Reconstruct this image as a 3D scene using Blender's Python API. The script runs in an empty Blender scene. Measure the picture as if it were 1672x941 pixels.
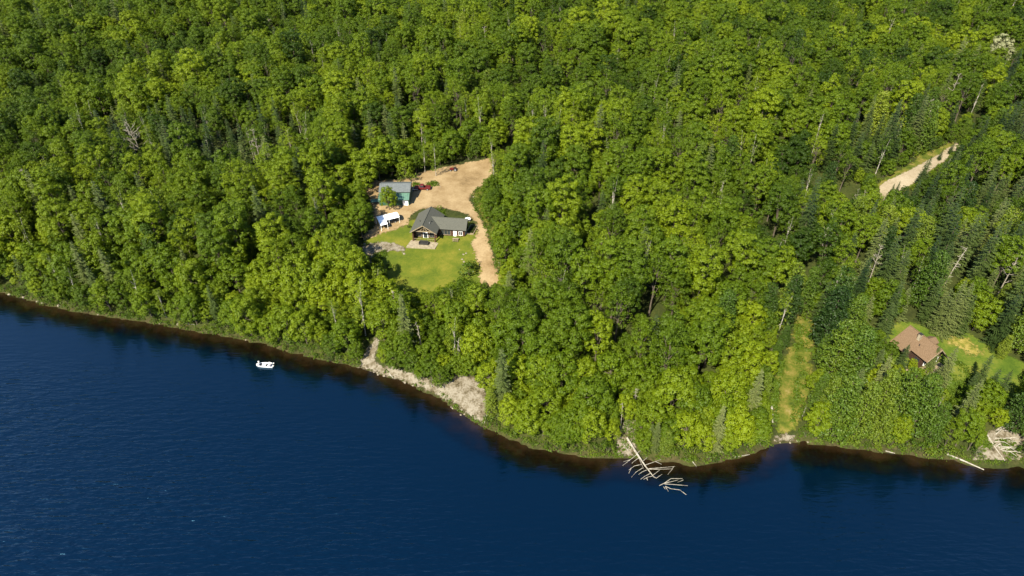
import bpy, math, random
import numpy as np
from mathutils import Vector, Matrix, geometry as mgeo, noise as mnoise

random.seed(7)
RNG = np.random.default_rng(7)
SC = bpy.context.scene
COL = SC.collection
rad = math.radians

# ------------------------------------------------------------------ camera
IW, IH, F = 1672.0, 941.0, 1115.0
CAMH, TH = 115.0, rad(36.0)
ST, CT = math.sin(TH), math.cos(TH)
cd = bpy.data.cameras.new('camera')
cam = bpy.data.objects.new('camera', cd)
COL.objects.link(cam)
cam.location = (0, 0, CAMH)
cam.rotation_euler = (rad(90) - TH, 0, 0)
cd.sensor_width = 36.0
cd.lens = 36.0 * F / IW
cd.clip_start = 1.0
cd.clip_end = 20000.0
SC.camera = cam


def ray(px, py):
    u, v = (px - IW / 2) / F, (py - IH / 2) / F
    return np.array([u, CT - v * ST, -ST - v * CT])


def at_z(px, py, z):
    r = ray(px, py)
    t = (z - CAMH) / r[2]
    return np.array([r[0] * t, r[1] * t, z])


def proj(p):
    p = np.asarray(p, float)
    x, y, z = p[..., 0], p[..., 1], p[..., 2] - CAMH
    zc = y * CT - z * ST
    dn = -y * ST - z * CT
    zc = np.where(zc < 1, 1, zc)
    return np.stack([IW / 2 + F * x / zc, IH / 2 + F * dn / zc], -1)


# ------------------------------------------------------------------ terrain
SH_PX = [(-700, 330), (-420, 395), (-150, 445), (0, 476), (60, 494), (130, 511), (230, 524), (330, 543), (420, 558), (480, 577),
         (560, 594), (600, 604), (650, 620), (700, 640), (740, 664), (775, 690), (800, 701), (840, 720), (880, 733),
         (930, 743), (990, 748), (1020, 747), (1080, 752), (1140, 757), (1200, 750), (1245, 736), (1262, 722), (1300, 720),
         (1340, 727), (1400, 732), (1450, 740), (1500, 744), (1560, 752), (1600, 758), (1640, 757), (1690, 760), (1850, 770),
         (2100, 800), (2500, 830)]
sh = np.array([at_z(a, b, 0)[:2] for a, b in SH_PX])
xs = np.linspace(sh[0, 0], sh[-1, 0], 620)
ys = np.interp(xs, sh[:, 0], sh[:, 1])
k = np.ones(7) / 7
ys = np.convolve(np.pad(ys, 3, 'edge'), k, 'valid')
ys = ys + np.array([mnoise.noise((x * .35, 3.1, 0)) * .8 + mnoise.noise((x * 1.1, 9.1, 0)) * .35 for x in xs])
SHX = np.concatenate([[-4000, sh[0, 0] - 60], xs, [sh[-1, 0] + 60, 4000]])
SHY = np.concatenate([[ys[0] + 900, ys[0] + 20], ys, [ys[-1] - 10, ys[-1] - 200]])
SEG = np.stack([SHX, SHY], -1)


def seg_dist(P, A, B, chunk=4000):
    out = np.empty(len(P))
    d = B - A
    L = (d * d).sum(1)
    for i in range(0, len(P), chunk):
        p = P[i:i + chunk]
        w = p[:, None, :] - A[None]
        t = np.clip((w * d[None]).sum(2) / L[None], 0, 1)
        q = w - t[..., None] * d[None]
        out[i:i + chunk] = np.sqrt((q * q).sum(2).min(1))
    return out


# a coarser copy of the shore for speed far away
IDX = np.concatenate([[0, 1], np.arange(2, 622, 3), [622, 623]])
SEGC = SEG[IDX]


def shore_d(P):
    P = np.atleast_2d(np.asarray(P, float))
    yy = np.interp(P[:, 0], SHX, SHY)
    s = np.where(P[:, 1] > yy, 1.0, -1.0)
    return s * seg_dist(P, SEGC[:-1], SEGC[1:])


def sstep(t):
    t = np.clip(t, 0, 1)
    return t * t * (3 - 2 * t)


C0 = at_z(705, 375, 8.0)[:2]


def Hd(P, d):
    P = np.atleast_2d(np.asarray(P, float))
    x, y = P[:, 0], P[:, 1]
    land = 3.4 * (1 - np.exp(-np.maximum(d, 0) / 5.0)) + 5.0 * sstep((d - 5) / 60) + 0.035 * np.maximum(d - 90, 0)
    und = (2.4 * np.sin(x / 31 + 1.3) * np.sin(y / 27 + .4) + 1.6 * np.sin(x / 15 + y / 40) * np.sin(y / 17 + 2)
           + 3.5 * np.sin(x / 73 + .6 + y / 90) * np.sin(y / 66))
    rc = np.hypot(x - C0[0], y - C0[1])
    und *= sstep((d - 8) / 60) * sstep((rc - 26) / 45)
    sea = 0.16 * np.minimum(d, 0) - 0.05
    return np.where(d > 0, land + und - 0.05, np.maximum(sea, -9))


def H(x, y):
    P = np.array([[x, y]])
    return float(Hd(P, shore_d(P))[0])


def G(px, py, lift=0.0):
    """the point of the ground seen at a pixel of the photograph"""
    z = 6.0
    for _ in range(14):
        p = at_z(px, py, z + lift)
        z = z * .3 + .7 * H(p[0], p[1])
    p = at_z(px, py, z + lift)
    return np.array([p[0], p[1], H(p[0], p[1])])


# ------------------------------------------------------------------ materials
def nodes(name):
    m = bpy.data.materials.new(name)
    m.use_nodes = True
    nt = m.node_tree
    for n in list(nt.nodes):
        nt.nodes.remove(n)
    out = nt.nodes.new('ShaderNodeOutputMaterial')
    return m, nt, out


def N(nt, typ, **kw):
    n = nt.nodes.new(typ)
    for k_, v in kw.items():
        if k_.startswith('_'):
            setattr(n, k_[1:], v)
        else:
            n.inputs[k_.replace('__', ' ')].default_value = v
    return n


def ramp(nt, fac, stops):
    r = nt.nodes.new('ShaderNodeValToRGB')
    e = r.color_ramp.elements
    while len(e) < len(stops):
        e.new(.5)
    for el, (p, c) in zip(e, stops):
        el.position = p
        el.color = (*c, 1) if len(c) == 3 else c
    nt.links.new(fac, r.inputs[0])
    return r.outputs[0]


def noise_fac(nt, scale, detail=4, coord='Object', rough=.55, vec=None):
    if vec is None:
        tc = nt.nodes.new('ShaderNodeTexCoord')
        vec = tc.outputs[coord]
    n = N(nt, 'ShaderNodeTexNoise', Scale=scale, Detail=detail, Roughness=rough)
    nt.links.new(vec, n.inputs['Vector'])
    return n.outputs['Fac']


def math_n(nt, op, a, b=None, c=None, clamp=False):
    n = nt.nodes.new('ShaderNodeMath')
    n.operation = op
    n.use_clamp = clamp
    for i, v in enumerate((a, b, c)):
        if v is None:
            continue
        if isinstance(v, (int, float)):
            n.inputs[i].default_value = v
        else:
            nt.links.new(v, n.inputs[i])
    return n.outputs[0]


def mixc(nt, fac, a, b, mode='MIX'):
    n = nt.nodes.new('ShaderNodeMix')
    n.data_type = 'RGBA'
    n.blend_type = mode
    for sock, v in ((n.inputs[0], fac), (n.inputs[6], a), (n.inputs[7], b)):
        if isinstance(v, (int, float)):
            sock.default_value = v
        elif isinstance(v, tuple):
            sock.default_value = (*v, 1)
        else:
            nt.links.new(v, sock)
    return n.outputs[2]


def surf_mat(name, stops, scale=1.0, rough=.85, detail=5, bump=0.0, bscale=None, spec=.3, metal=0.0):
    m, nt, out = nodes(name)
    c = ramp(nt, noise_fac(nt, scale, detail), stops)
    b = N(nt, 'ShaderNodeBsdfPrincipled', Roughness=rough, Metallic=metal)
    b.inputs['Specular IOR Level'].default_value = spec
    nt.links.new(c, b.inputs['Base Color'])
    if bump:
        bn = N(nt, 'ShaderNodeBump', Strength=bump, Distance=.1)
        nt.links.new(noise_fac(nt, bscale or scale * 3, 3), bn.inputs['Height'])
        nt.links.new(bn.outputs[0], b.inputs['Normal'])
    nt.links.new(b.outputs[0], out.inputs[0])
    return m


def leaf_mat(name, dark, mid, bright, trans=.40, rough=.55):
    m, nt, out = nodes(name)
    at = nt.nodes.new('ShaderNodeAttribute')
    at.attribute_type = 'INSTANCER'
    at.attribute_name = 'tint'
    nf = noise_fac(nt, .55, 3)
    nf2 = noise_fac(nt, 3.0, 2)
    t = math_n(nt, 'ADD', at.outputs['Fac'], math_n(nt, 'MULTIPLY', math_n(nt, 'SUBTRACT', nf, .5), .55))
    t = math_n(nt, 'ADD', t, math_n(nt, 'MULTIPLY', math_n(nt, 'SUBTRACT', nf2, .5), .45), clamp=True)
    c = ramp(nt, t, [(0.0, dark), (.5, mid), (1.0, bright)])
    b = N(nt, 'ShaderNodeBsdfPrincipled', Roughness=rough)
    b.inputs['Specular IOR Level'].default_value = .22
    nt.links.new(c, b.inputs['Base Color'])
    tr = nt.nodes.new('ShaderNodeBsdfTranslucent')
    c2 = mixc(nt, 1.0, c, (1.0, 1.0, .35), 'MULTIPLY')
    nt.links.new(c2, tr.inputs[0])
    mx = nt.nodes.new('ShaderNodeMixShader')
    mx.inputs[0].default_value = trans
    nt.links.new(b.outputs[0], mx.inputs[1])
    nt.links.new(tr.outputs[0], mx.inputs[2])
    nt.links.new(mx.outputs[0], out.inputs[0])
    return m


def patch_mat(name, build, edge=1.2):
    """a ground covering whose border breaks up over EDGE metres"""
    m, nt, out = nodes(name)
    c, rough, bumpf = build(nt)
    b = N(nt, 'ShaderNodeBsdfPrincipled', Roughness=rough)
    b.inputs['Specular IOR Level'].default_value = .15
    nt.links.new(c, b.inputs['Base Color'])
    if bumpf is not None:
        bn = N(nt, 'ShaderNodeBump', Strength=.6, Distance=.15)
        nt.links.new(bumpf, bn.inputs['Height'])
        nt.links.new(bn.outputs[0], b.inputs['Normal'])
    at = nt.nodes.new('ShaderNodeAttribute')
    at.attribute_name = 'edge'
    e = math_n(nt, 'DIVIDE', at.outputs['Fac'], edge)
    nz = math_n(nt, 'MULTIPLY', math_n(nt, 'SUBTRACT', noise_fac(nt, .9, 5, rough=.7), .5), 2.4)
    a = math_n(nt, 'MULTIPLY_ADD', math_n(nt, 'ADD', math_n(nt, 'SUBTRACT', e, .6), nz), 3.0, .5, clamp=True)
    a = math_n(nt, 'MULTIPLY', a, math_n(nt, 'MULTIPLY', e, 6.0, clamp=True), clamp=True)
    tp = nt.nodes.new('ShaderNodeBsdfTransparent')
    mx = nt.nodes.new('ShaderNodeMixShader')
    nt.links.new(a, mx.inputs[0])
    nt.links.new(tp.outputs[0], mx.inputs[1])
    nt.links.new(b.outputs[0], mx.inputs[2])
    nt.links.new(mx.outputs[0], out.inputs[0])
    return m


M = {}
M['maple'] = leaf_mat('maple_leaves', (.020, .044, .0014), (.070, .114, .0018), (.148, .195, .003))
M['birch'] = leaf_mat('birch_leaves', (.03, .06, .004), (.08, .125, .006), (.15, .195, .01))
M['spruce'] = leaf_mat('spruce_needles', (.014, .028, .006), (.036, .055, .011), (.095, .11, .032), trans=.1)
M['pine'] = leaf_mat('pine_needles', (.011, .028, .003), (.040, .074, .004), (.115, .145, .008), trans=.15)
M['shrub'] = leaf_mat('shrub_leaves', (.020, .044, .003), (.054, .094, .004), (.12, .16, .010))
M['silver'] = leaf_mat('silver_leaves', (.12, .14, .06), (.22, .24, .12), (.34, .34, .2))
M['bark'] = surf_mat('bark', [(.3, (.04, .032, .022)), (.7, (.10, .08, .06))], 4, .9)
M['birchbark'] = surf_mat('birch_bark', [(.35, (.08, .07, .055)), (.5, (.26, .24, .20)), (.8, (.42, .40, .35))], 3, .8)
M['dead'] = surf_mat('dead_wood', [(.3, (.09, .08, .06)), (.7, (.25, .225, .175))], 2.5, .85)
M['drift'] = surf_mat('driftwood', [(.3, (.12, .105, .08)), (.7, (.32, .295, .245))], 2.0, .85)
M['rock'] = surf_mat('rock', [(.3, (.08, .065, .045)), (.7, (.25, .215, .16))], 2.2, .9, bump=.5)
M['roof_grey'] = surf_mat('grey_shingles', [(.3, (.040, .042, .034)), (.7, (.07, .07, .056))], 5, .85, bump=.3, bscale=9)
M['roof_metal'] = surf_mat('grey_metal_roof', [(.3, (.075, .085, .085)), (.7, (.105, .115, .115))], 1.2, .45, spec=.5)
M['roof_teal'] = surf_mat('teal_metal_roof', [(.3, (.055, .115, .085)), (.7, (.075, .145, .11))], 1.0, .5, spec=.4)
M['wall_green'] = surf_mat('green_metal_siding', [(.3, (.018, .055, .036)), (.7, (.03, .08, .052))], 1.5, .5)
M['roof_brown'] = surf_mat('brown_shingles', [(.25, (.078, .049, .026)), (.75, (.135, .088, .051))], 4, .9, bump=.3, bscale=9)
M['log'] = surf_mat('dark_brown_logs', [(.3, (.028, .013, .008)), (.7, (.075, .034, .02))], 3, .8)
M['cabinwall'] = surf_mat('brown_cabin_wall', [(.3, (.018, .009, .006)), (.7, (.045, .022, .013))], 3, .8)
M['trim'] = surf_mat('pale_timber', [(.3, (.13, .10, .06)), (.7, (.22, .175, .11))], 3, .8)
M['white'] = surf_mat('white_paint', [(.3, (.72, .72, .70)), (.7, (.82, .82, .80))], 2, .5)
M['tarp'] = surf_mat('white_canopy', [(.3, (.70, .72, .75)), (.7, (.82, .82, .82))], .7, .5)
M['glass'] = surf_mat('window_glass', [(.3, (.015, .02, .025)), (.7, (.03, .035, .04))], 1, .08, spec=.6)
M['black'] = surf_mat('charcoal', [(.3, (.012, .012, .012)), (.7, (.03, .028, .026))], 3, .6)
M['red'] = surf_mat('red_paint', [(.3, (.06, .007, .008)), (.7, (.10, .012, .012))], 2, .4)
M['rubber'] = surf_mat('tyre_rubber', [(.3, (.012, .012, .012)), (.7, (.025, .025, .025))], 5, .9)
M['steel'] = surf_mat('grey_steel', [(.3, (.3, .3, .3)), (.7, (.42, .42, .42))], 3, .45, metal=.6)
M['stone'] = surf_mat('pale_stone', [(.3, (.14, .115, .075)), (.7, (.27, .23, .16))], 1.5, .9, bump=.3)
M['skin'] = surf_mat('skin', [(.3, (.42, .24, .16)), (.7, (.5, .3, .2))], 4, .6)
M['shirt'] = surf_mat('white_shirt', [(.3, (.68, .68, .66)), (.7, (.78, .78, .76))], 4, .9)
M['denim'] = surf_mat('blue_trousers', [(.3, (.04, .06, .11)), (.7, (.07, .09, .15))], 6, .9)


def b_dirt(nt):
    n1, n2 = noise_fac(nt, .16, 5), noise_fac(nt, 1.6, 5, rough=.7)
    f = math_n(nt, 'ADD', math_n(nt, 'MULTIPLY', n1, .65), math_n(nt, 'MULTIPLY', n2, .35))
    return ramp(nt, f, [(.3, (.085, .056, .024)), (.45, (.175, .120, .058)), (.62, (.25, .185, .10))]), .95, n2


def b_lawn(nt):
    n1, n2 = noise_fac(nt, .22, 5), noise_fac(nt, 2.2, 5, rough=.75)
    f = math_n(nt, 'ADD', math_n(nt, 'MULTIPLY', n1, .6), math_n(nt, 'MULTIPLY', n2, .4))
    return ramp(nt, f, [(.3, (.03, .05, .005)), (.47, (.062, .082, .006)), (.62, (.11, .108, .012)), (.78, (.17, .125, .03))]), .95, n2


def b_lane(nt):
    n1, n2 = noise_fac(nt, .35, 6), noise_fac(nt, 2.0, 5, rough=.75)
    f = math_n(nt, 'ADD', math_n(nt, 'MULTIPLY', n1, .6), math_n(nt, 'MULTIPLY', n2, .4))
    return ramp(nt, f, [(.33, (.02, .036, .003)), (.46, (.055, .070, .006)), (.56, (.11, .095, .018)), (.68, (.19, .145, .06))]), .95, n2


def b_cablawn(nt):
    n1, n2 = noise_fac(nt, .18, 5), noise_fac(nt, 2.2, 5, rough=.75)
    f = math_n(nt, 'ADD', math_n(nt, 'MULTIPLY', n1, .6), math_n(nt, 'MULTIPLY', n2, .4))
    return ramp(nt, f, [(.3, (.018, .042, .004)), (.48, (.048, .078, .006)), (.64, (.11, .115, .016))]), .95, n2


def b_gravel(nt):
    tc = nt.nodes.new('ShaderNodeTexCoord')
    v = N(nt, 'ShaderNodeTexVoronoi', Scale=2.2)
    nt.links.new(tc.outputs['Object'], v.inputs['Vector'])
    n1 = noise_fac(nt, .5, 5)
    f = math_n(nt, 'ADD', math_n(nt, 'MULTIPLY', v.outputs['Distance'], .35), math_n(nt, 'MULTIPLY_ADD', n1, 1.3, -.27))
    return ramp(nt, f, [(.28, (.040, .032, .016)), (.45, (.090, .074, .046)), (.7, (.165, .145, .11))]), .95, v.outputs['Distance']


def b_road(nt):
    n1, n2 = noise_fac(nt, .2, 5), noise_fac(nt, 1.8, 4)
    f = math_n(nt, 'ADD', math_n(nt, 'MULTIPLY', n1, .6), math_n(nt, 'MULTIPLY', n2, .4))
    return ramp(nt, f, [(.3, (.14, .11, .065)), (.5, (.22, .18, .12)), (.7, (.27, .23, .165))]), .95, n2


def b_straw(nt):
    n1, n2 = noise_fac(nt, .8, 6, rough=.7), noise_fac(nt, 3, 4)
    return ramp(nt, n1, [(.35, (.07, .085, .008)), (.5, (.17, .14, .03)), (.7, (.27, .21, .075))]), .95, n2


M['dirt'] = patch_mat('dirt_surface', b_dirt, 1.8)
M['lawn'] = patch_mat('lawn_grass', b_lawn, 1.4)
M['lane'] = patch_mat('rough_grass', b_lane, 1.6)
M['cablawn'] = patch_mat('cabin_grass', b_cablawn, 1.4)  # deeper green grass of the cabin lawn
M['gravel'] = patch_mat('gravel_surface', b_gravel, 1.3)
M['road'] = patch_mat('gravel_road_surface', b_road, 1.0)
M['straw'] = patch_mat('dry_grass', b_straw, 3.6)


def ground_mat():
    m, nt, out = nodes('forest_floor')
    n1, n2 = noise_fac(nt, .15, 5), noise_fac(nt, 1.4, 5, rough=.7)
    f = math_n(nt, 'ADD', math_n(nt, 'MULTIPLY', n1, .5), math_n(nt, 'MULTIPLY', n2, .5))
    c = ramp(nt, f, [(.3, (.012, .014, .005)), (.5, (.026, .034, .007)), (.7, (.05, .055, .012))])
    at = nt.nodes.new('ShaderNodeAttribute')
    at.attribute_name = 'bank'
    bk = math_n(nt, 'ADD', at.outputs['Fac'], math_n(nt, 'MULTIPLY', math_n(nt, 'SUBTRACT', n2, .5), .9), clamp=True)
    c2 = ramp(nt, n2, [(.3, (.02, .017, .007)), (.7, (.07, .054, .026))])
    c = mixc(nt, bk, c, c2)
    b = N(nt, 'ShaderNodeBsdfPrincipled', Roughness=.95)
    b.inputs['Specular IOR Level'].default_value = .1
    nt.links.new(c, b.inputs['Base Color'])
    bn = N(nt, 'ShaderNodeBump', Strength=.7, Distance=.3)
    nt.links.new(n2, bn.inputs['Height'])
    nt.links.new(bn.outputs[0], b.inputs['Normal'])
    nt.links.new(b.outputs[0], out.inputs[0])
    return m


def sst(nt, v):
    n = nt.nodes.new('ShaderNodeMapRange')
    n.interpolation_type = 'SMOOTHSTEP'
    n.inputs[1].default_value, n.inputs[2].default_value = 0.0, .8
    nt.links.new(v, n.inputs[0])
    return n.outputs[0]


def water_mat():
    m, nt, out = nodes('lake_water')
    tc = nt.nodes.new('ShaderNodeTexCoord')

    def stretched(rot, sx, sy, scale, detail, dist=0.0):
        mp = nt.nodes.new('ShaderNodeMapping')
        mp.inputs['Rotation'].default_value = (0, 0, rot)
        mp.inputs['Scale'].default_value = (sx, sy, 1)
        nt.links.new(tc.outputs['Object'], mp.inputs['Vector'])
        n = N(nt, 'ShaderNodeTexNoise', Scale=scale, Detail=detail, Roughness=.5, Distortion=dist)
        nt.links.new(mp.outputs[0], n.inputs['Vector'])
        return n.outputs['Fac']
    w1 = stretched(rad(-17), .22, 1.0, 1.15, 2, .4)
    w2 = stretched(rad(-24), .30, 1.0, 2.3, 2, .3)
    w3 = stretched(rad(4), .45, 1.0, .35, 2)
    big = stretched(rad(-10), .5, 1.0, .03, 3)
    h = math_n(nt, 'ADD', math_n(nt, 'MULTIPLY', w1, .9), math_n(nt, 'MULTIPLY', w2, .22))
    h = math_n(nt, 'ADD', h, math_n(nt, 'MULTIPLY', w3, .5))
    at = nt.nodes.new('ShaderNodeAttribute')
    at.attribute_name = 'shallow'
    lee = nt.nodes.new('ShaderNodeAttribute')
    lee.attribute_name = 'lee'
    calm = math_n(nt, 'SUBTRACT', 1.0, math_n(nt, 'MULTIPLY', sst(nt, lee.outputs['Fac']), .86))
    amp = math_n(nt, 'MULTIPLY', calm, math_n(nt, 'MULTIPLY_ADD', big, 1.9, .0))
    h = math_n(nt, 'MULTIPLY', h, amp)
    bn = N(nt, 'ShaderNodeBump', Strength=1.0, Distance=WAVE)
    nt.links.new(h, bn.inputs['Height'])
    nz = noise_fac(nt, .25, 4)
    s = math_n(nt, 'ADD', at.outputs['Fac'], math_n(nt, 'MULTIPLY', math_n(nt, 'SUBTRACT', nz, .5), .8), clamp=True)
    s = math_n(nt, 'MULTIPLY', s, math_n(nt, 'MULTIPLY', at.outputs['Fac'], 4.0, clamp=True), clamp=True)
    c = ramp(nt, s, [(0, (.0001, .0034, .0098)), (.2, (.0003, .0018, .0042)), (.6, (.0035, .0022, .0008)), (1, (.018, .010, .004))])
    b = N(nt, 'ShaderNodeBsdfPrincipled', Roughness=.14, IOR=1.68)
    nt.links.new(c, b.inputs['Base Color'])
    b.inputs['Specular Tint'].default_value = (.22, .62, 1.0, 1)
    nt.links.new(bn.outputs[0], b.inputs['Normal'])
    nt.links.new(b.outputs[0], out.inputs[0])
    return m


WAVE = .40
M['ground'] = ground_mat()
M['water'] = water_mat()


# ------------------------------------------------------------------ object helpers
def link(name, me, mat=None, parent=None, loc=None):
    o = bpy.data.objects.new(name, me)
    COL.objects.link(o)
    if mat is not None and me is not None:
        me.materials.append(mat)
    if parent is not None:
        o.parent = parent
    if loc is not None:
        o.location = loc
    return o


def tag(o, label, cat, group=None):
    o['label'] = label
    o['category'] = cat
    if group:
        o['group'] = group
    return o


def thing(name, label, cat, loc, rotz=0.0, group=None):
    o = bpy.data.objects.new(name, None)
    COL.objects.link(o)
    o.empty_display_size = .5
    o.location = [float(v) for v in loc]
    o.rotation_euler = (0, 0, rotz)
    return tag(o, label, cat, group)


def np_mesh(name, V, Fq, smooth=False):
    """V (n,3); Fq (m,4) or (m,3) index array"""
    me = bpy.data.meshes.new(name)
    nv, (nf, kf) = len(V), Fq.shape
    me.vertices.add(nv)
    me.vertices.foreach_set('co', np.asarray(V, np.float32).ravel())
    me.loops.add(nf * kf)
    me.loops.foreach_set('vertex_index', np.asarray(Fq, np.int32).ravel())
    me.polygons.add(nf)
    me.polygons.foreach_set('loop_start', np.arange(0, nf * kf, kf, dtype=np.int32))
    if smooth:
        me.polygons.foreach_set('use_smooth', np.ones(nf, bool))
    me.update(calc_edges=True)
    return me


class MB:
    def __init__(self):
        self.v, self.f = [], []

    def add(self, vs, fs):
        o = len(self.v)
        self.v += [tuple(map(float, p)) for p in vs]
        self.f += [tuple(o + i for i in f) for f in fs]
        return self

    def box(self, x0, x1, y0, y1, z0, z1):
        vs = [(x, y, z) for z in (z0, z1) for y in (y0, y1) for x in (x0, x1)]
        return self.add(vs, [(0, 2, 3, 1), (4, 5, 7, 6), (0, 1, 5, 4), (2, 6, 7, 3), (0, 4, 6, 2), (1, 3, 7, 5)])

    def slab(self, quad, th):
        """a plate: the quad is its top, thickness th downwards"""
        q = [Vector(p) for p in quad]
        n = (q[1] - q[0]).cross(q[3] - q[0]).normalized()
        if n.z < 0:
            n = -n
        b = [p - n * th for p in q]
        m = len(q)
        fs = [tuple(range(m)), tuple(range(2 * m - 1, m - 1, -1))]
        fs += [(i, i + m, (i + 1) % m + m, (i + 1) % m) for i in range(m)]
        return self.add(q + b, fs)

    def prism(self, poly_xz, y0, y1):
        """polygon in x,z extruded along y"""
        m = len(poly_xz)
        vs = [(x, y0, z) for x, z in poly_xz] + [(x, y1, z) for x, z in poly_xz]
        fs = [tuple(range(m)), tuple(range(2 * m - 1, m - 1, -1))] + [(i, i + m, (i + 1) % m + m, (i + 1) % m) for i in range(m)]
        return self.add(vs, fs)

    def tube(self, pts, rs, n=6):
        pts = [Vector(p) for p in pts]
        o = len(self.v)
        for i, p in enumerate(pts):
            a = pts[min(i + 1, len(pts) - 1)] - pts[max(i - 1, 0)]
            a = a.normalized() if a.length > 1e-6 else Vector((0, 0, 1))
            u = a.orthogonal().normalized()
            w = a.cross(u)
            for j in range(n):
                t = 2 * math.pi * j / n
                self.v.append(tuple(p + (u * math.cos(t) + w * math.sin(t)) * rs[i]))
        for i in range(len(pts) - 1):
            for j in range(n):
                a, b = o + i * n + j, o + i * n + (j + 1) % n
                self.f.append((a, b, b + n, a + n))
        self.f.append(tuple(o + j for j in range(n))[::-1])
        self.f.append(tuple(o + (len(pts) - 1) * n + j for j in range(n)))
        return self

    def ball(self, c, r, sx=1, sy=1, sz=1, nu=10, nv=7):
        o = len(self.v)
        for i in range(nv + 1):
            th = math.pi * i / nv
            for j in range(nu):
                ph = 2 * math.pi * j / nu
                self.v.append((c[0] + r * sx * math.sin(th) * math.cos(ph), c[1] + r * sy * math.sin(th) * math.sin(ph), c[2] + r * sz * math.cos(th)))
        for i in range(nv):
            for j in range(nu):
                a, b = o + i * nu + j, o + i * nu + (j + 1) % nu
                self.f.append((a, b, b + nu, a + nu))
        return self

    def build(self, name, mat, parent=None, loc=None, smooth=False, bevel=0.0):
        me = bpy.data.meshes.new(name)
        me.from_pydata(self.v, [], self.f)
        me.validate()
        if smooth:
            for p in me.polygons:
                p.use_smooth = True
        o = link(name, me, mat, parent, loc)
        if bevel:
            b = o.modifiers.new('bevel', 'BEVEL')
            b.width = bevel
            b.segments = 2
        return o


# ------------------------------------------------------------------ ground and water sheets
def axis(parts):
    out = []
    for a, b, s in parts:
        out.append(np.arange(a, b, s))
    return np.concatenate(out)


gx = axis([(-6000, -1000, 1000), (-1000, -420, 40), (-420, -170, 6), (-170, 170, 1.3), (170, 420, 6), (420, 1000, 40), (1000, 6001, 1000)])
gy = axis([(-600, 60, 60), (60, 96, 4), (96, 235, 1.3), (235, 700, 5), (700, 1500, 80), (1500, 9001, 1500)])


def sheet(name, gx, gy, zfun, attr, mat, keep=None):
    X, Y = np.meshgrid(gx, gy)
    P = np.stack([X.ravel(), Y.ravel()], -1)
    d = shore_d(P)
    z = zfun(P, d)
    nx, ny = len(gx), len(gy)
    i = np.arange(nx - 1)[None] + nx * np.arange(ny - 1)[:, None]
    Fq = np.stack([i, i + 1, i + nx + 1, i + nx], -1).reshape(-1, 4)
    V = np.column_stack([P, z])
    if keep is not None:
        kv = keep(d)
        Fq = Fq[kv[Fq].any(1)]
        used = np.unique(Fq)
        mp = np.zeros(len(V), int)
        mp[used] = np.arange(len(used))
        V, d, Fq = V[used], d[used], mp[Fq]
    me = np_mesh(name, V, Fq, True)
    an, af = attr
    me.attributes.new(an, 'FLOAT', 'POINT').data.foreach_set('value', af(d).astype(np.float32))
    o = link(name, me, mat)
    o['kind'] = 'structure'
    return o


ground = sheet('ground', gx, gy, Hd, ('bank', lambda d: np.clip(.9 - np.abs(d - .1) / 1.2, 0, 1)), M['ground'])
wx = axis([(-6000, -1000, 1000), (-1000, -240, 40), (-240, 240, 2.0), (240, 1000, 40), (1000, 6001, 1000)])
wy = axis([(-6000, -600, 900), (-600, 60, 60), (60, 260, 2.0), (260, 700, 20), (700, 2001, 200)])
water = sheet('water', wx, wy, lambda P, d: np.zeros(len(P)), ('shallow', lambda d: np.clip(1 + (d - .8) / 9.0, 0, 1)), M['water'],
              keep=lambda d: d < 8)
wv = np.zeros(len(water.data.vertices) * 3, np.float32)
water.data.vertices.foreach_get('co', wv)
wd_ = shore_d(wv.reshape(-1, 3)[:, :2])
water.data.attributes.new('lee', 'FLOAT', 'POINT').data.foreach_set('value', np.clip(1 + wd_ / 42.0, 0, 1).astype(np.float32))


# ------------------------------------------------------------------ draped patches
def pip(P, poly):
    P = np.atleast_2d(P)
    poly = np.asarray(poly, float)
    ins = np.zeros(len(P), bool)
    j = len(poly) - 1
    for i in range(len(poly)):
        xi, yi, xj, yj = *poly[i], *poly[j]
        with np.errstate(divide='ignore', invalid='ignore'):
            c = ((yi > P[:, 1]) != (yj > P[:, 1])) & (P[:, 0] < (xj - xi) * (P[:, 1] - yi) / (yj - yi) + xi)
        ins ^= c
        j = i
    return ins


def patch(name, px, mat, off, res=.7, wob=.35):
    poly = np.array([G(a, b)[:2] for a, b in px])
    dense = []
    for a, b in zip(poly, np.roll(poly, -1, 0)):
        n = max(1, int(np.hypot(*(b - a)) / 1.0))
        for t in np.arange(n) / n:
            p = a + (b - a) * t
            q = Vector((p[0] * .4, p[1] * .4, off * 50))
            dense.append(p + wob * np.array([mnoise.noise(q), mnoise.noise(q + Vector((7, 3, 1)))]) * 1.6)
    dense = np.array(dense)
    lo, hi = dense.min(0), dense.max(0)
    X, Y = np.meshgrid(np.arange(lo[0], hi[0], res), np.arange(lo[1], hi[1], res))
    P = np.stack([X.ravel(), Y.ravel()], -1) + RNG.uniform(-.12, .12, (X.size, 2)) * res
    P = P[pip(P, dense)]
    e = seg_dist(P, dense, np.roll(dense, -1, 0))
    P = P[e > .3]
    allp = np.concatenate([dense, P])
    nd = len(dense)
    v2, _e, fs, *_ = mgeo.delaunay_2d_cdt([Vector(p) for p in allp], [], [list(range(nd))], 1, 1e-4)
    V2 = np.array([tuple(v) for v in v2])
    z = Hd(V2, shore_d(V2)) + off
    me = np_mesh(name, np.column_stack([V2, z]), np.array([list(f) for f in fs]), True)
    ed = seg_dist(V2, dense, np.roll(dense, -1, 0))
    me.attributes.new('edge', 'FLOAT', 'POINT').data.foreach_set('value', ed.astype(np.float32))
    o = link(name, me, mat)
    o['kind'] = 'structure'
    return o


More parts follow.
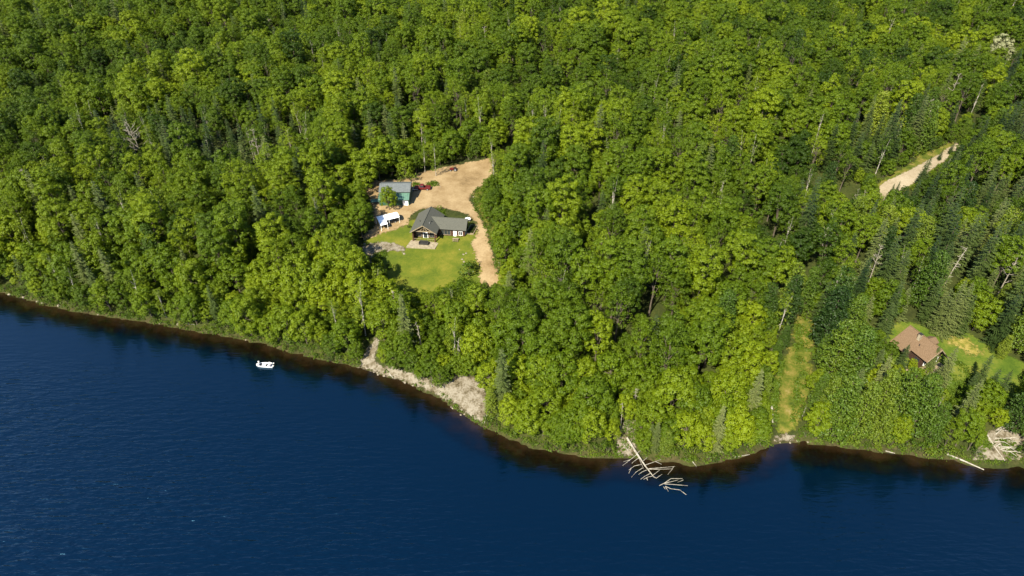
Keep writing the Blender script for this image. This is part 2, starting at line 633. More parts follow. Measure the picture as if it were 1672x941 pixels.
patch('lawn', [(590, 388), (640, 366), (672, 358), (700, 352), (775, 362), (790, 385), (800, 430), (800, 480), (770, 520), (700, 530), (640, 520), (612, 470), (585, 420)], M['lawn'], .08)
patch('dirt_drive', [(592, 312), (606, 294), (672, 290), (664, 284), (700, 277), (740, 268), (792, 258), (806, 254), (812, 262), (806, 290), (782, 313),
                     (772, 326), (788, 352), (803, 382), (809, 410), (820, 440), (830, 470), (818, 500), (792, 490), (776, 470), (779, 440), (768, 414), (762, 399), (772, 386), (772, 366), (760, 352),
                     (735, 346), (715, 342), (690, 344), (676, 352), (669, 370), (648, 378), (622, 386), (592, 398), (586, 386), (606, 372), (604, 345)], M['dirt'], .12)
patch('grass_verge', [(806, 285), (790, 298), (772, 314), (768, 326), (776, 345), (790, 370), (797, 400), (805, 430), (818, 470), (835, 470), (835, 420), (825, 360), (822, 300)], M['lane'], .14)
patch('stony_path', [(586, 406), (600, 396), (625, 393), (650, 396), (666, 403), (662, 416), (640, 413), (618, 418), (608, 434), (590, 428)], M['gravel'], .16, .5, .2)
patch('gravel_road', [(1385, 352), (1422, 318), (1438, 299), (1469, 284), (1500, 268), (1530, 252), (1560, 232), (1605, 210), (1625, 220), (1564, 250), (1514, 286), (1480, 311), (1444, 335), (1405, 362)], M['road'], .14, .6, .15)
patch('road_verge', [(1380, 340), (1425, 300), (1450, 284), (1490, 262), (1500, 240), (1530, 238), (1560, 226), (1600, 205), (1625, 215), (1560, 255), (1510, 298), (1470, 325), (1420, 365), (1395, 370)], M['lane'], .08)
patch('grass_lane', [(1296, 508), (1332, 514), (1336, 545), (1332, 575), (1334, 605), (1324, 650), (1316, 690), (1312, 714), (1258, 716), (1258, 660), (1266, 620), (1268, 590), (1288, 560)], M['lane'], .09, .7, .9)
patch('beach', [(1256, 732), (1262, 712), (1275, 704), (1296, 706), (1306, 716), (1302, 724), (1264, 726)], M['gravel'], .12, .5, .2)
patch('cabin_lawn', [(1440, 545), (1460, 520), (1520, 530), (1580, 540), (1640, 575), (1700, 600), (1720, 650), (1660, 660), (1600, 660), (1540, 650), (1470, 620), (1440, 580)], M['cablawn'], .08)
patch('dry_grass_patch', [(1518, 552), (1545, 541), (1585, 546), (1612, 570), (1620, 588), (1592, 594), (1562, 576), (1535, 565)], M['straw'], .12, .5, .3)
patch('gravel_bank', [(575, 604), (590, 578), (612, 545), (624, 555), (618, 588), (650, 600), (690, 606), (720, 630), (716, 652), (650, 624), (600, 610)], M['gravel'], .10, .5, .3)
patch('stony_bank', [(700, 644), (718, 622), (745, 606), (775, 614), (800, 640), (798, 690), (790, 700), (770, 690), (740, 666)], M['gravel'], .10, .5, .3)
patch('bare_slope', [(1000, 752), (1005, 700), (1018, 672), (1038, 665), (1045, 690), (1042, 745), (1030, 752)], M['gravel'], .10, .5, .3)
patch('sandy_bank', [(1580, 770), (1588, 735), (1605, 700), (1640, 695), (1690, 720), (1690, 775), (1640, 768)], M['gravel'], .10, .5, .3)

# ------------------------------------------------------------------ foliage prototypes
def leaf_quads(C, Nn, size, jit, rng, asp=1.0):
    """one bent little leaf plate per row"""
    n = len(C)
    nn = Nn + rng.normal(0, jit, (n, 3))
    nn /= np.linalg.norm(nn, axis=1, keepdims=True)
    a = rng.normal(0, 1, (n, 3))
    u = np.cross(nn, a)
    u /= np.linalg.norm(u, axis=1, keepdims=True) + 1e-9
    w = np.cross(nn, u)
    s = (size * rng.uniform(.7, 1.3, n))[:, None]
    k_ = rng.uniform(.6, 1.0, (n, 4))[..., None]
    V = np.stack([C + u * s * k_[:, 0], C + w * s * asp * k_[:, 1], C - u * s * k_[:, 2], C - w * s * asp * k_[:, 3]], 1)
    V[:, 0] -= nn * s * .25
    V[:, 2] -= nn * s * .25
    return V.reshape(-1, 3)


def unit(v):
    return v / (np.linalg.norm(v, axis=-1, keepdims=True) + 1e-9)


def cap_dirs(axis_, n, lo, rng):
    """n directions within the cap dot(axis) > lo"""
    out = []
    while len(out) < n:
        d = unit(rng.normal(0, 1, 3))
        if d @ axis_ > lo:
            out.append(d)
    return np.array(out)


def lobes_to_leaves(lobes, rng, clump_gap=.92, clump_r=(.55, .95), leaves=36, lsize=.175, up=.6, jit=.24, centre=None):
    """lobes: (centre, radius). Clumps cover each lobe's outer side, leaves cover each clump's outer side."""
    LC, LN = [], []
    ctr = np.mean([l[0] for l in lobes], 0) if centre is None else centre
    for c, r in lobes:
        c = np.asarray(c, float)
        ax = unit(unit(c - ctr) * .8 + np.array([0, 0, .75]))
        n = max(5, int(2.6 * r * r / (clump_gap ** 2) * 1.5))
        ds = cap_dirs(ax, n, -.35, rng)
        for d in ds:
            cr = rng.uniform(*clump_r)
            cc = c + d * r * rng.uniform(.8, 1.08)
            if any(np.linalg.norm(cc - np.asarray(c2)) < r2 * .62 for c2, r2 in lobes):
                continue
            ax2 = unit(d * .6 + np.array([0, 0, up]) + ax * .2)
            k_ = max(6, int(leaves * (cr / .65) ** 2))
            dd = cap_dirs(ax2, k_, -.05, rng)
            p = cc + dd * cr * np.array([1, 1, .75]) * rng.uniform(.82, 1.05, (k_, 1))
            LC.append(p)
            LN.append(unit(dd + ax2 * .35))
    C, Nn = np.concatenate(LC), np.concatenate(LN)
    V = leaf_quads(C, Nn, lsize, jit, rng)
    return V, np.arange(len(V)).reshape(-1, 4)


def trunk_mb(h, r, lean, rng, limbs=()):
    mb = MB()
    pts, rs = [], []
    for i in range(7):
        t = i / 6
        pts.append((lean[0] * t * t + rng.normal(0, .06) * t, lean[1] * t * t + rng.normal(0, .06) * t, -.6 + (h + .6) * t))
        rs.append(r * (1.25 if i == 0 else 1 - .75 * t))
    mb.tube(pts, rs, 7)
    for (z0, ex, ey, ez, rr) in limbs:
        t = z0 / h
        p0 = Vector((lean[0] * t * t, lean[1] * t * t, z0))
        p2 = Vector((ex, ey, ez))
        p1 = (p0 + p2) * .5 + Vector((0, 0, .25 * (ez - z0)))
        mb.tube([p0, p1, p2], [rr, rr * .7, rr * .3], 5)
    return mb


def make_maple(seed, h=17., R=4.2, base=4.5, n=15, mat='maple', fine=False):
    rng = np.random.default_rng(seed)
    lobes = []
    zc, hz = (h + base) / 2, (h - base) / 2
    tries = 0
    while len(lobes) < n and tries < 500:
        tries += 1
        d = unit(rng.normal(0, 1, 3))
        if d[2] < -.55:
            continue
        r = rng.uniform(1.25, 2.1) * R / 4.2
        sh_ = 1.0 - .25 * max(0, -d[2])
        c = np.array([d[0] * (R - r * .8) * sh_, d[1] * (R - r * .8) * sh_, zc + d[2] * (hz - r * .85)]) * rng.uniform(.82, 1.05)
        c[2] = min(c[2], h - r * .8)
        if all(np.linalg.norm(c - l[0]) > (r + l[1]) * .58 for l in lobes):
            lobes.append((c, r))
    kw = dict(clump_gap=.72, clump_r=(.38, .7), leaves=28, lsize=.14, jit=.30, up=.45) if fine else {}
    V, Fq = lobes_to_leaves(lobes, rng, centre=np.array([0, 0, zc - 1.5]), **kw)
    crown = np_mesh('crown', V, Fq)
    crown.materials.append(M[mat])
    limbs = [(rng.uniform(base * .8, zc), l[0][0], l[0][1], l[0][2], .09) for l in lobes[:9]]
    tm = trunk_mb(zc + 1, .23, rng.normal(0, .3, 2), rng, limbs)
    return crown, tm


def make_birch(seed, h=15., R=2.5):
    rng = np.random.default_rng(seed)
    lobes = []
    for i in range(20):
        t = rng.uniform(0, 1)
        z = 3.6 + t * (h - 4.9)
        rr = R * (1 - .55 * t) * rng.uniform(.25, .75)
        a = rng.uniform(0, 6.28)
        lobes.append((np.array([rr * math.cos(a), rr * math.sin(a), z]), rng.uniform(.85, 1.35)))
    lobes.append((np.array([0, 0, h - 1.0]), .9))
    V, Fq = lobes_to_leaves(lobes, rng, clump_gap=.7, clump_r=(.38, .6), leaves=15, lsize=.17, jit=.5, up=.3)
    crown = np_mesh('crown', V, Fq)
    crown.materials.append(M['birch'])
    limbs = [(rng.uniform(3.5, 9), l[0][0], l[0][1], l[0][2], .07) for l in lobes[:7]]
    return crown, trunk_mb(h - 1.5, .13, rng.normal(0, .6, 2), rng, limbs)


def make_spruce(seed, h=16., R=2.5, gap=.8):
    rng = np.random.default_rng(seed)
    Q = []
    z = 1.0
    while z < h - .35:
        t = z / h
        L = R * (1 - t) ** .8 * rng.uniform(.8, 1.15) + .15
        nb = max(5, int(10 - 5 * t))
        a0 = rng.uniform(0, 6.28)
        for b in range(nb):
            a = a0 + 6.283 * b / nb + rng.normal(0, .18)
            l = L * rng.uniform(.55, 1.2)
            zb = z + rng.normal(0, .12)
            dr = np.array([math.cos(a), math.sin(a), 0])
            sd = np.array([-math.sin(a), math.cos(a), 0])
            droop = rng.uniform(.22, .5)
            m = max(3, int(l / .34))
            for j in range(m):
                s = (j + .5) / m
                c = dr * l * s + np.array([0, 0, zb - droop * l * s + .2 * l * s * s])
                wd = (.16 + .42 * math.sin(math.pi * min(1, s * .8 + .18)) * min(1.2, l * .55)) * rng.uniform(.6, 1.2)
                ln = l / m
                for sg in (-1, 1):
                    tip = c + sd * sg * wd + dr * (ln * .9 + .12) - np.array([0, 0, .22 * wd + rng.uniform(.02, .16)])
                    p0 = c - dr * ln * .3
                    p1 = c + dr * ln * .55
                    mid = c + sd * sg * wd * .45 - np.array([0, 0, .06])
                    Q.append([p0, p1, tip, mid])
            e = dr * l + np.array([0, 0, zb - droop * l + .2 * l])
            Q.append([e - dr * .25 - sd * .09, e - dr * .25 + sd * .09, e + dr * .22 + sd * .03, e + dr * .22 - sd * .03])
        z += gap * rng.uniform(.75, 1.2) * (1 - .4 * t)
    for b in range(6):
        a = b * 1.047
        d = np.array([math.cos(a), math.sin(a), 0]) * .14
        Q.append([np.array([0, 0, h - .9]), d + np.array([0, 0, h - .8]), np.array([0, 0, h + .35]), -d * .2 + np.array([0, 0, h - .5])])
    V = np.array(Q).reshape(-1, 3)
    crown = np_mesh('crown', V, np.arange(len(V)).reshape(-1, 4))
    crown.materials.append(M['spruce'])
    mb = MB()
    mb.tube([(0, 0, -.6), (0, 0, h * .5), (0, 0, h - .4)], [.2, .11, .02], 6)
    return crown, mb


def make_pine(seed, h=17., R=3.6):
    rng = np.random.default_rng(seed)
    lobes = []
    z = 1.6
    while z < h - .8:
        t = (z - 1.6) / (h - 1.6)
        L = R * (1 - t) ** .6 * (.75 + .25 * min(1, t * 4))
        nb = max(4, int(7 - 3 * t))
        a0 = rng.uniform(0, 6.28)
        for b in range(nb):
            a = a0 + 6.283 * b / nb + rng.normal(0, .25)
            l = L * rng.uniform(.6, 1.05)
            for s in ((.95, .55) if l > 2 else (.8,)):
                lobes.append((np.array([math.cos(a) * l * s, math.sin(a) * l * s, z + .25 * l * s + rng.normal(0, .15)]), rng.uniform(.65, 1.0)))
        z += rng.uniform(.75, 1.1) * (1 - .3 * t)
    lobes.append((np.array([0, 0, h - .5]), .5))
    V, Fq = lobes_to_leaves(lobes, rng, clump_gap=.55, clump_r=(.34, .55), leaves=16, lsize=.18, jit=.4, up=.9, centre=np.array([0, 0, h * .3]))
    crown = np_mesh('crown', V, Fq)
    crown.materials.append(M['pine'])
    limbs = [(max(1.5, l[0][2] - .8), l[0][0], l[0][1], l[0][2], .06) for l in lobes[:40:3]]
    return crown, trunk_mb(h - 1, .17, (0, 0), rng, limbs)


def make_shrub(seed, h=2.6, R=1.8, mat='shrub'):
    rng = np.random.default_rng(seed)
    lobes = []
    for i in range(8):
        a, rr = rng.uniform(0, 6.28), R * rng.uniform(.1, .7)
        r = rng.uniform(.6, .95)
        lobes.append((np.array([rr * math.cos(a), rr * math.sin(a), max(.4, (h - r) * rng.uniform(.35, 1.0) * (1 - .35 * rr / R))]), r))
    V, Fq = lobes_to_leaves(lobes, rng, clump_gap=.6, clump_r=(.3, .5), leaves=14, lsize=.16, jit=.5, centre=np.array([0, 0, .2]))
    crown = np_mesh('foliage', V, Fq)
    crown.materials.append(M[mat])
    mb = MB()
    for l in lobes[:6]:
        mb.tube([(0, 0, -.4), l[0] * .5 + np.array([0, 0, .15]), l[0]], [.05, .04, .015], 5)
    return crown, mb


def make_dead(seed, h=13., spread=2.6, n=14, stub=False):
    """a bare standing dead tree: trunk mesh and branch mesh"""
    rng = np.random.default_rng(seed)
    lean = rng.normal(0, .5, 2)
    tr = MB()
    f = lambda t: Vector((lean[0] * t * t, lean[1] * t * t, -.5 + (h + .5) * t))
    tr.tube([f(i / 7) for i in range(8)], [.16 * (1 - .85 * i / 7) + .02 for i in range(8)], 7)
    br = MB()
    for i in range(n):
        t = rng.uniform(.4, .98)
        a = rng.uniform(0, 6.28)
        l = (spread * (1.25 - t) if not stub else rng.uniform(.4, 1.1)) * rng.uniform(.6, 1.15)
        p0 = f(t)
        d = Vector((math.cos(a), math.sin(a), 0))
        up = rng.uniform(.25, .8) if not stub else rng.uniform(-.3, .15)
        p1 = p0 + d * l * .5 + Vector((0, 0, up * l * .35))
        p2 = p0 + d * l + Vector((0, 0, up * l))
        br.tube([p0, p1, p2], [.07, .05, .022], 5)
        if not stub:
            for q in range(4):
                s = rng.uniform(.35, .95)
                b0 = p0.lerp(p2, s) + Vector((0, 0, -.03))
                a2 = a + rng.normal(0, .8)
                l2 = l * rng.uniform(.3, .6)
                b1 = b0 + Vector((math.cos(a2), math.sin(a2), rng.uniform(.2, 1.0))) * l2
                br.tube([b0, (b0 + b1) * .5 + Vector((0, 0, .05)), b1], [.045, .035, .015], 4)
    return br, tr


PROTO = {}      # kind -> list of (crown mesh, trunk mesh, height, radius)


def reg(kind, h, R, crown, tm, bark):
    me = bpy.data.meshes.new('trunk')
    me.from_pydata(tm.v, [], tm.f)
    me.materials.append(M[bark])
    if isinstance(crown, MB):
        c = bpy.data.meshes.new('branches')
        c.from_pydata(crown.v, [], crown.f)
        c.materials.append(M['dead'])
        crown = c
    PROTO.setdefault(kind, []).append((crown, me, h, R))


for s_ in range(8):
    h_ = [17, 15.5, 18.5, 14, 16.5, 19, 15, 17.5][s_]
    R_ = [4.2, 3.7, 4.4, 3.9, 3.4, 4.0, 4.5, 3.6][s_]
    reg('maple', h_, R_, *make_maple(10 + s_, h_, R_, [4.5, 3.5, 5.5, 3.5, 4.5, 6, 4, 4.5][s_], [16, 15, 18, 15, 14, 16, 17, 15][s_], 'maple', s_ in (1, 4, 6)), 'bark')
for s_ in range(4):
    h_, R_ = [11, 12.5, 10, 13][s_], [3.7, 3.9, 3.5, 3.6][s_]
    reg('maple', h_, R_, *make_maple(30 + s_, h_, R_, .6, 19), 'bark')
for s_ in range(3):
    reg('birch', 15 + s_, 2.5, *make_birch(40 + s_, 15. + s_), 'birchbark')
for s_ in range(4):
    reg('spruce', [16, 14, 18, 12][s_], [2.5, 2.3, 2.6, 2.2][s_], *make_spruce(60 + s_, [16., 14., 18., 12.][s_], [2.5, 2.3, 2.6, 2.2][s_]), 'bark')
for s_ in range(2):
    reg('pine', 16 + s_, 3.6, *make_pine(70 + s_, 16. + s_), 'bark')
for s_ in range(4):
    reg('shrub', 2.6, 1.8, *make_shrub(80 + s_), 'bark')
reg('dead', 12, 3.0, *make_dead(90, 12., 3.8, 22), 'dead')
reg('dead', 13, 1.8, *make_dead(91, 13., 2.2, 16), 'dead')
reg('dead', 11, 1.0, *make_dead(92, 11., 1.0, 24, True), 'dead')
reg('silver', 9, 3.0, *make_maple(95, 9., 3.2, 1.5, 10, 'silver'), 'bark')

# ------------------------------------------------------------------ where trees stand
CLEAR = [  # what the photograph shows open, in its pixels
    [(588, 404), (590, 392), (604, 378), (610, 366), (610, 345), (606, 334), (598, 330), (600, 312), (612, 304), (622, 298), (672, 297), (676, 284), (700, 278), (735, 266), (792, 260), (806, 262), (800, 285),
     (786, 300), (777, 320), (783, 345), (795, 378), (803, 404), (808, 435), (814, 458), (800, 468), (780, 464), (760, 452), (735, 458), (700, 474), (668, 478), (650, 466), (636, 452), (622, 420), (606, 408)],
    [(1436, 316), (1436, 300), (1478, 272), (1505, 250), (1535, 244), (1560, 232), (1563, 240), (1546, 257), (1504, 290), (1474, 309)],
    [(1450, 556), (1460, 546), (1492, 526), (1540, 536), (1590, 545), (1612, 580), (1672, 612), (1672, 632), (1610, 612), (1586, 605), (1552, 640), (1545, 602), (1506, 596), (1482, 584)],
    [(1299, 540), (1312, 523), (1329, 530), (1320, 560), (1322, 600), (1314, 640), (1305, 690), (1300, 718), (1264, 720), (1263, 660), (1272, 600), (1277, 580)],
    [(590, 600), (600, 572), (610, 550), (616, 560), (610, 594), (640, 604), (660, 608), (690, 634), (640, 617)],
    [(728, 632), (745, 620), (762, 612), (778, 622), (790, 642), (786, 682), (775, 682), (745, 660)],
    [(1008, 742), (1010, 712), (1022, 690), (1034, 694), (1036, 742)],
    [(1612, 748), (1616, 702), (1632, 698), (1655, 735), (1640, 752)],
    [(640, 612), (690, 628), (720, 643), (742, 660), (715, 646), (690, 633)],
    [(1370, 318), (1392, 300), (1398, 318), (1380, 330)],
    [(812, 240), (830, 232), (840, 240), (822, 250)],
    [(1585, 185), (1600, 180), (1606, 194), (1590, 197)],
]


SEEN = []      # (y of the thing, its outline in pixels): nothing nearer may stand over it


def blocks(x, y, z, h, R, s, low=.25):
    """whether a tree of this size hides or covers something the photograph shows open"""
    pts = [(x, y, z)]
    for fz, fr in ((low, .75), ((low + .5) / 2, .9), (.5, 1.0), (.65, .95), (.8, .8), (.92, .5), (1.0, 0.0)):
        for sx in ((-1, -.5, 0, .5, 1) if fr else (0,)):
            pts.append((x + sx * R * s * fr, y, z + h * s * fz))
    q = proj(np.array(pts))
    return any(pip(q, c).any() for c in CLEAR) or any(pip(q, c).any() for yy, c in SEEN if y < yy - .5)


CL_G = [np.array([G(*p)[:2] for p in c]) for c in CLEAR[:8]]


def fbm(x, y, s, o=0.0):
    return mnoise.noise(Vector((x / s, y / s, o))) + .5 * mnoise.noise(Vector((x / s * 2.1, y / s * 2.1, o + 5)))


TREES = []   # dict(kind, var, x, y, z, s, sz, rot, tint)


def plant(kind, var, x, y, s, tint, sz=1.0, rot=None, z=None):
    TREES.append(dict(kind=kind, var=var, x=x, y=y, z=H(x, y) if z is None else z, s=s, sz=sz, rot=random.uniform(0, 6.28) if rot is None else rot,
                      tint=float(min(1, max(0, tint)))))


# trees the photograph shows one by one (pixel of the foot)
for (px_, py_, kd, v, s, tint) in [
    (636, 343, 'maple', 8, .72, .75), (655, 333, 'shrub', 1, .8, .7), (672, 297, 'shrub', 2, 1.4, .85), (712, 288, 'birch', 1, .8, .55), (806, 300, 'birch', 2, .75, .8), (830, 292, 'maple', 8, .8, .8),
    (767, 449, 'shrub', 0, 1.8, .45), (770, 440, 'shrub', 3, 1.2, .35), (719, 343, 'shrub', 3, .7, .8), (668, 372, 'shrub', 1, .45, .3),
    (694, 282, 'birch', 0, .7, .45), (680, 284, 'maple', 3, .55, .45),
    (1466, 606, 'spruce', 3, .7, .3), (1517, 604, 'spruce', 3, .62, .75), (1532, 630, 'spruce', 1, .85, .85), (1588, 640, 'spruce', 0, .72, .45), (1576, 648, 'spruce', 3, .6, .3),
    (1603, 658, 'spruce', 1, .75, .3), (1620, 662, 'spruce', 3, .9, .35), (1535, 548, 'spruce', 2, .95, .8), (1549, 545, 'spruce', 0, 1.0, .75), (1562, 546, 'spruce', 1, .9, .5),
    (1523, 540, 'spruce', 1, .95, .7), (1440, 545, 'spruce', 2, .9, .35), (1432, 560, 'spruce', 0, .8, .45),
    (1352, 625, 'pine', 0, 1.15, .6), (1380, 640, 'pine', 1, 1.1, .5), (1345, 690, 'pine', 1, .8, .7), (1455, 690, 'pine', 0, 1.0, .55), (1485, 706, 'pine', 1, 1.0, .5), (1515, 720, 'pine', 0, .7, .45),
    (1425, 690, 'pine', 1, .9, .7), (1375, 705, 'pine', 0, .55, .75), (1560, 728, 'maple', 0, .62, .55), (1580, 735, 'maple', 3, .5, .6), (1540, 732, 'maple', 1, .55, .6), (1395, 610, 'pine', 0, .8, .4),
    (1068, 735, 'spruce', 0, .55, .7), (1060, 728, 'spruce', 1, .5, .6), (1085, 742, 'pine', 0, .45, .7),
    (1453, 322, 'spruce', 3, .42, .3), (1462, 318, 'spruce', 3, .42, .3), (1533, 262, 'spruce', 3, .4, .3), (1551, 252, 'spruce', 3, .5, .3), (1505, 298, 'spruce', 3, .8, .35), (1498, 306, 'spruce', 1, .7, .4),
    (705, 622, 'maple', 3, .55, .4), (720, 634, 'maple', 1, .45, .45), (663, 596, 'maple', 5, .55, .5), (640, 590, 'maple', 3, .5, .55), (1625, 100, 'silver', 0, 1.5, .7), (1608, 104, 'silver', 0, 1.1, .5), (1640, 106, 'silver', 0, 1.0, .6),
    (238, 272, 'dead', 0, 1.05, .5), (345, 285, 'dead', 1, .7, .5), (430, 283, 'dead', 1, 1.0, .5), (480, 268, 'dead', 1, .8, .5),
    (60, 345, 'dead', 2, 1.0, .5), (445, 72, 'dead', 1, .9, .5), (792, 112, 'dead', 1, 1.1, .5), (830, 110, 'dead', 1, 1.0, .5),
    (1415, 470, 'dead', 1, .8, .5), (1492, 430, 'dead', 2, .9, .5), (1400, 348, 'dead', 1, .5, .5), (1388, 350, 'dead', 1, .55, .5),
    (1535, 480, 'dead', 2, 1.0, .5), (1622, 495, 'dead', 1, .9, .5), (1213, 470, 'dead', 2, .8, .5), (1540, 190, 'dead', 1, 1.0, .5), (1505, 225, 'dead', 2, 1.0, .5),
    (1036, 672, 'dead', 2, .55, .5), (1013, 700, 'dead', 2, .5, .5), (690, 248, 'dead', 2, .9, .5), (655, 530, 'dead', 2, .8, .5), (690, 580, 'dead', 2, .7, .5), (748, 600, 'dead', 2, .7, .5), (975, 245, 'dead', 2, .8, .5),
    (1630, 190, 'dead', 2, 1.0, .5), (930, 500, 'dead', 2, .7, .5), (200, 40, 'dead', 2, 1.0, .5), (1165, 40, 'dead', 2, .9, .5),
]:
    g = G(px_, py_)
    if kd == 'dead':
        s *= 1.3
    plant(kd, v, g[0], g[1], s, tint, z=g[2])
    if kd == 'silver' or (kd == 'dead' and v == 0):
        hh, rr_ = PROTO[kd][v][2] * s, PROTO[kd][v][3] * s
        c = [proj((g[0] + a * rr_, g[1], g[2] + b * hh)) for a, b in ((-.35, .5), (.35, .5), (.6, .8), (.3, 1.0), (-.3, 1.0), (-.6, .8))]
        SEEN.append((g[1], np.array(c)))
NAMED = len(TREES)
occ = [(t['x'], t['y'], t['kind']) for t in TREES]
OCC = {}


def occ_add(x, y, r):
    OCC.setdefault((int(x // 8), int(y // 8)), []).append((x, y, r))


def occ_near(x, y):
    m = 99.0
    i, j = int(x // 8), int(y // 8)
    for a in (i - 1, i, i + 1):
        for b in (j - 1, j, j + 1):
            for (u, v, r) in OCC.get((a, b), ()):
                m = min(m, math.hypot(u - x, v - y) - r)
    return m


for t in TREES:
    occ_add(t['x'], t['y'], PROTO[t['kind']][t['var']][3] * t['s'] * .5 + (0 if t['kind'] != 'dead' else 0))

# the first row of trees, leaning over the water's edge
x = -200.0
while x < 200:
    x += random.uniform(2.6, 5.2)
    y = float(np.interp(x, SHX, SHY)) + random.uniform(1.5, 3.4)
    d = float(shore_d((x, y))[0])
    z = H(x, y)
    q = proj((x, y, z))
    r = random.random()
    kind = 'maple' if r < .78 else 'spruce' if r < .86 else 'birch' if r < .94 else 'pine'
    if q[0] > 1320:
        kind = 'pine' if r < .5 else 'maple'
    var = random.randrange(8, 12) if kind == 'maple' else random.randrange(len(PROTO[kind]))
    s = random.uniform(.5, .95)
    for f in (1, .75, .55):
        if occ_near(x, y) > 1.2 and not blocks(x, y, z, PROTO[kind][var][2], PROTO[kind][var][3], s * f, .05):
            plant(kind, var, x, y, s * f, .58 + .3 * fbm(x, y, 42.0) + random.gauss(0, .17), sz=random.uniform(.9, 1.15), z=z)
            occ_add(x, y, PROTO[kind][var][3] * s * f * .5)
            break

STEP = 5.7
cand = []
row = 0
yv = 66.0
while yv < 590:
    hw = .80 * math.hypot(yv, 60) + 45
    n_ = int(2 * hw / STEP)
    for i in range(n_ + 1):
        x = -hw + i * STEP + (STEP / 2 if row % 2 else 0) + random.uniform(-1.9, 1.9)
        cand.append((x, yv + random.uniform(-1.9, 1.9)))
    yv += STEP * .87
    row += 1
cand = np.array(cand)
dsh = shore_d(cand)
zc_ = Hd(cand, dsh)
for (x, y), d, z in zip(cand, dsh, zc_):
    if d < 1.5 or d > 470:
        continue
    if random.random() < .03 or occ_near(x, y) < 1.6:
        continue
    if proj((x, y, z))[0] > 1250 and proj((x, y, z))[1] > 480 and random.random() < .08:
        continue
    q = proj((x, y, z))
    px_, py_ = q
    patchn = fbm(x, y, 42.0)
    sp = fbm(x, y, 26.0, 9.0)
    r = random.random()
    p_sp, p_bi, p_pi = .05, .07, .02
    if px_ > 1370 and py_ > 215:
        p_sp, p_bi, p_pi = .56, .03, .14
    elif px_ > 1240 and py_ > 500:
        p_sp, p_pi = .16, .55
    elif 180 < px_ < 520 and 225 < py_ < 320:
        p_sp, p_bi = .45, .15
    elif 570 < px_ < 700 and 220 < py_ < 300:
        p_sp, p_bi = .35, .1
    elif 1440 < px_ and 120 < py_ <= 215:
        p_sp = .25
    elif 780 < px_ < 1000 and 200 < py_ < 300:
        p_bi = .2
    if sp > .45:
        p_sp *= 2.2
    if d < 9:
        p_sp, p_bi = p_sp + .05, p_bi + .08
    kind = 'spruce' if r < p_sp else 'birch' if r < p_sp + p_bi else 'pine' if r < p_sp + p_bi + p_pi else 'maple'
    var = random.randrange(8) if kind == 'maple' else random.randrange(len(PROTO[kind]))
    if kind == 'maple' and (d < 16 or random.random() < .12 or (y < 320 and min(np.hypot(*(c - (x, y)).T).min() for c in CL_G) < 11)):
        var = random.randrange(8, 12)
    _c, _t, h0, R0 = PROTO[kind][var]
    s = random.uniform(.74, 1.16) * (1 + .16 * patchn) * (1.12 if kind == 'spruce' else 1)
    if px_ > 1320 and py_ > 470 and kind == 'pine':
        s *= 1.12
    if d < 12:
        s *= .86 + .011 * d
    tint = .54 + .36 * patchn + random.gauss(0, .17 if px_ < 1250 else .26) - .07 * sstep((y - 230) / 170) - (.12 if px_ > 1250 and py_ > 230 else 0) + (.12 if d < 25 and px_ < 800 else 0)
    low = .02 if kind in ('spruce', 'pine') else .3
    ok = False
    for f in (1, .82, .66, .52, .4):
        if not blocks(x, y, z, h0, R0, s * f, low):
            ok = True
            s *= f
            break
    if not ok:
        continue
    plant(kind, var, x, y, s, tint, sz=random.uniform(.9, 1.12), z=z)
    occ_add(x, y, R0 * s * .55)

# young trees filling the first slopes above the water and round the openings
c3 = []
for x in np.arange(-190, 190, 2.9):
    i = np.interp(x, SHX, SHY)
    for o_ in np.arange(1.6, 34, 2.9):
        c3.append((x + random.uniform(-1, 1), i + o_ + random.uniform(-1, 1)))
for cg in CL_G:
    lo, hi = cg.min(0) - 14, cg.max(0) + 14
    X, Y = np.meshgrid(np.arange(lo[0], hi[0], 3.2), np.arange(lo[1], hi[1], 3.2))
    c3 += [(x + random.uniform(-1, 1), y + random.uniform(-1, 1)) for x, y in zip(X.ravel(), Y.ravel())]
c3 = np.array(c3)
d3 = shore_d(c3)
z3 = Hd(c3, d3)
for (x, y), d, z in zip(c3, d3, z3):
    q = proj((x, y, z))
    if d < 1.2 or not (-60 < q[0] < IW + 60) or occ_near(x, y) < (.75 if q[0] < 1250 else 1.9):
        continue
    kind = 'maple' if random.random() < .8 or q[0] < 1240 else 'pine'
    var = random.randrange(8, 12) if kind == 'maple' else random.randrange(2)
    _c, _t, h0, R0 = PROTO[kind][var]
    s = random.uniform(.38, .6)
    for f in (1, .75, .55):
        if not blocks(x, y, z, h0, R0, s * f, .05):
            plant(kind, var, x, y, s * f, .55 + random.gauss(0, .2) + .25 * fbm(x, y, 42.0), sz=random.uniform(.9, 1.25), z=z)
            occ_add(x, y, R0 * s * f * .6)
            break

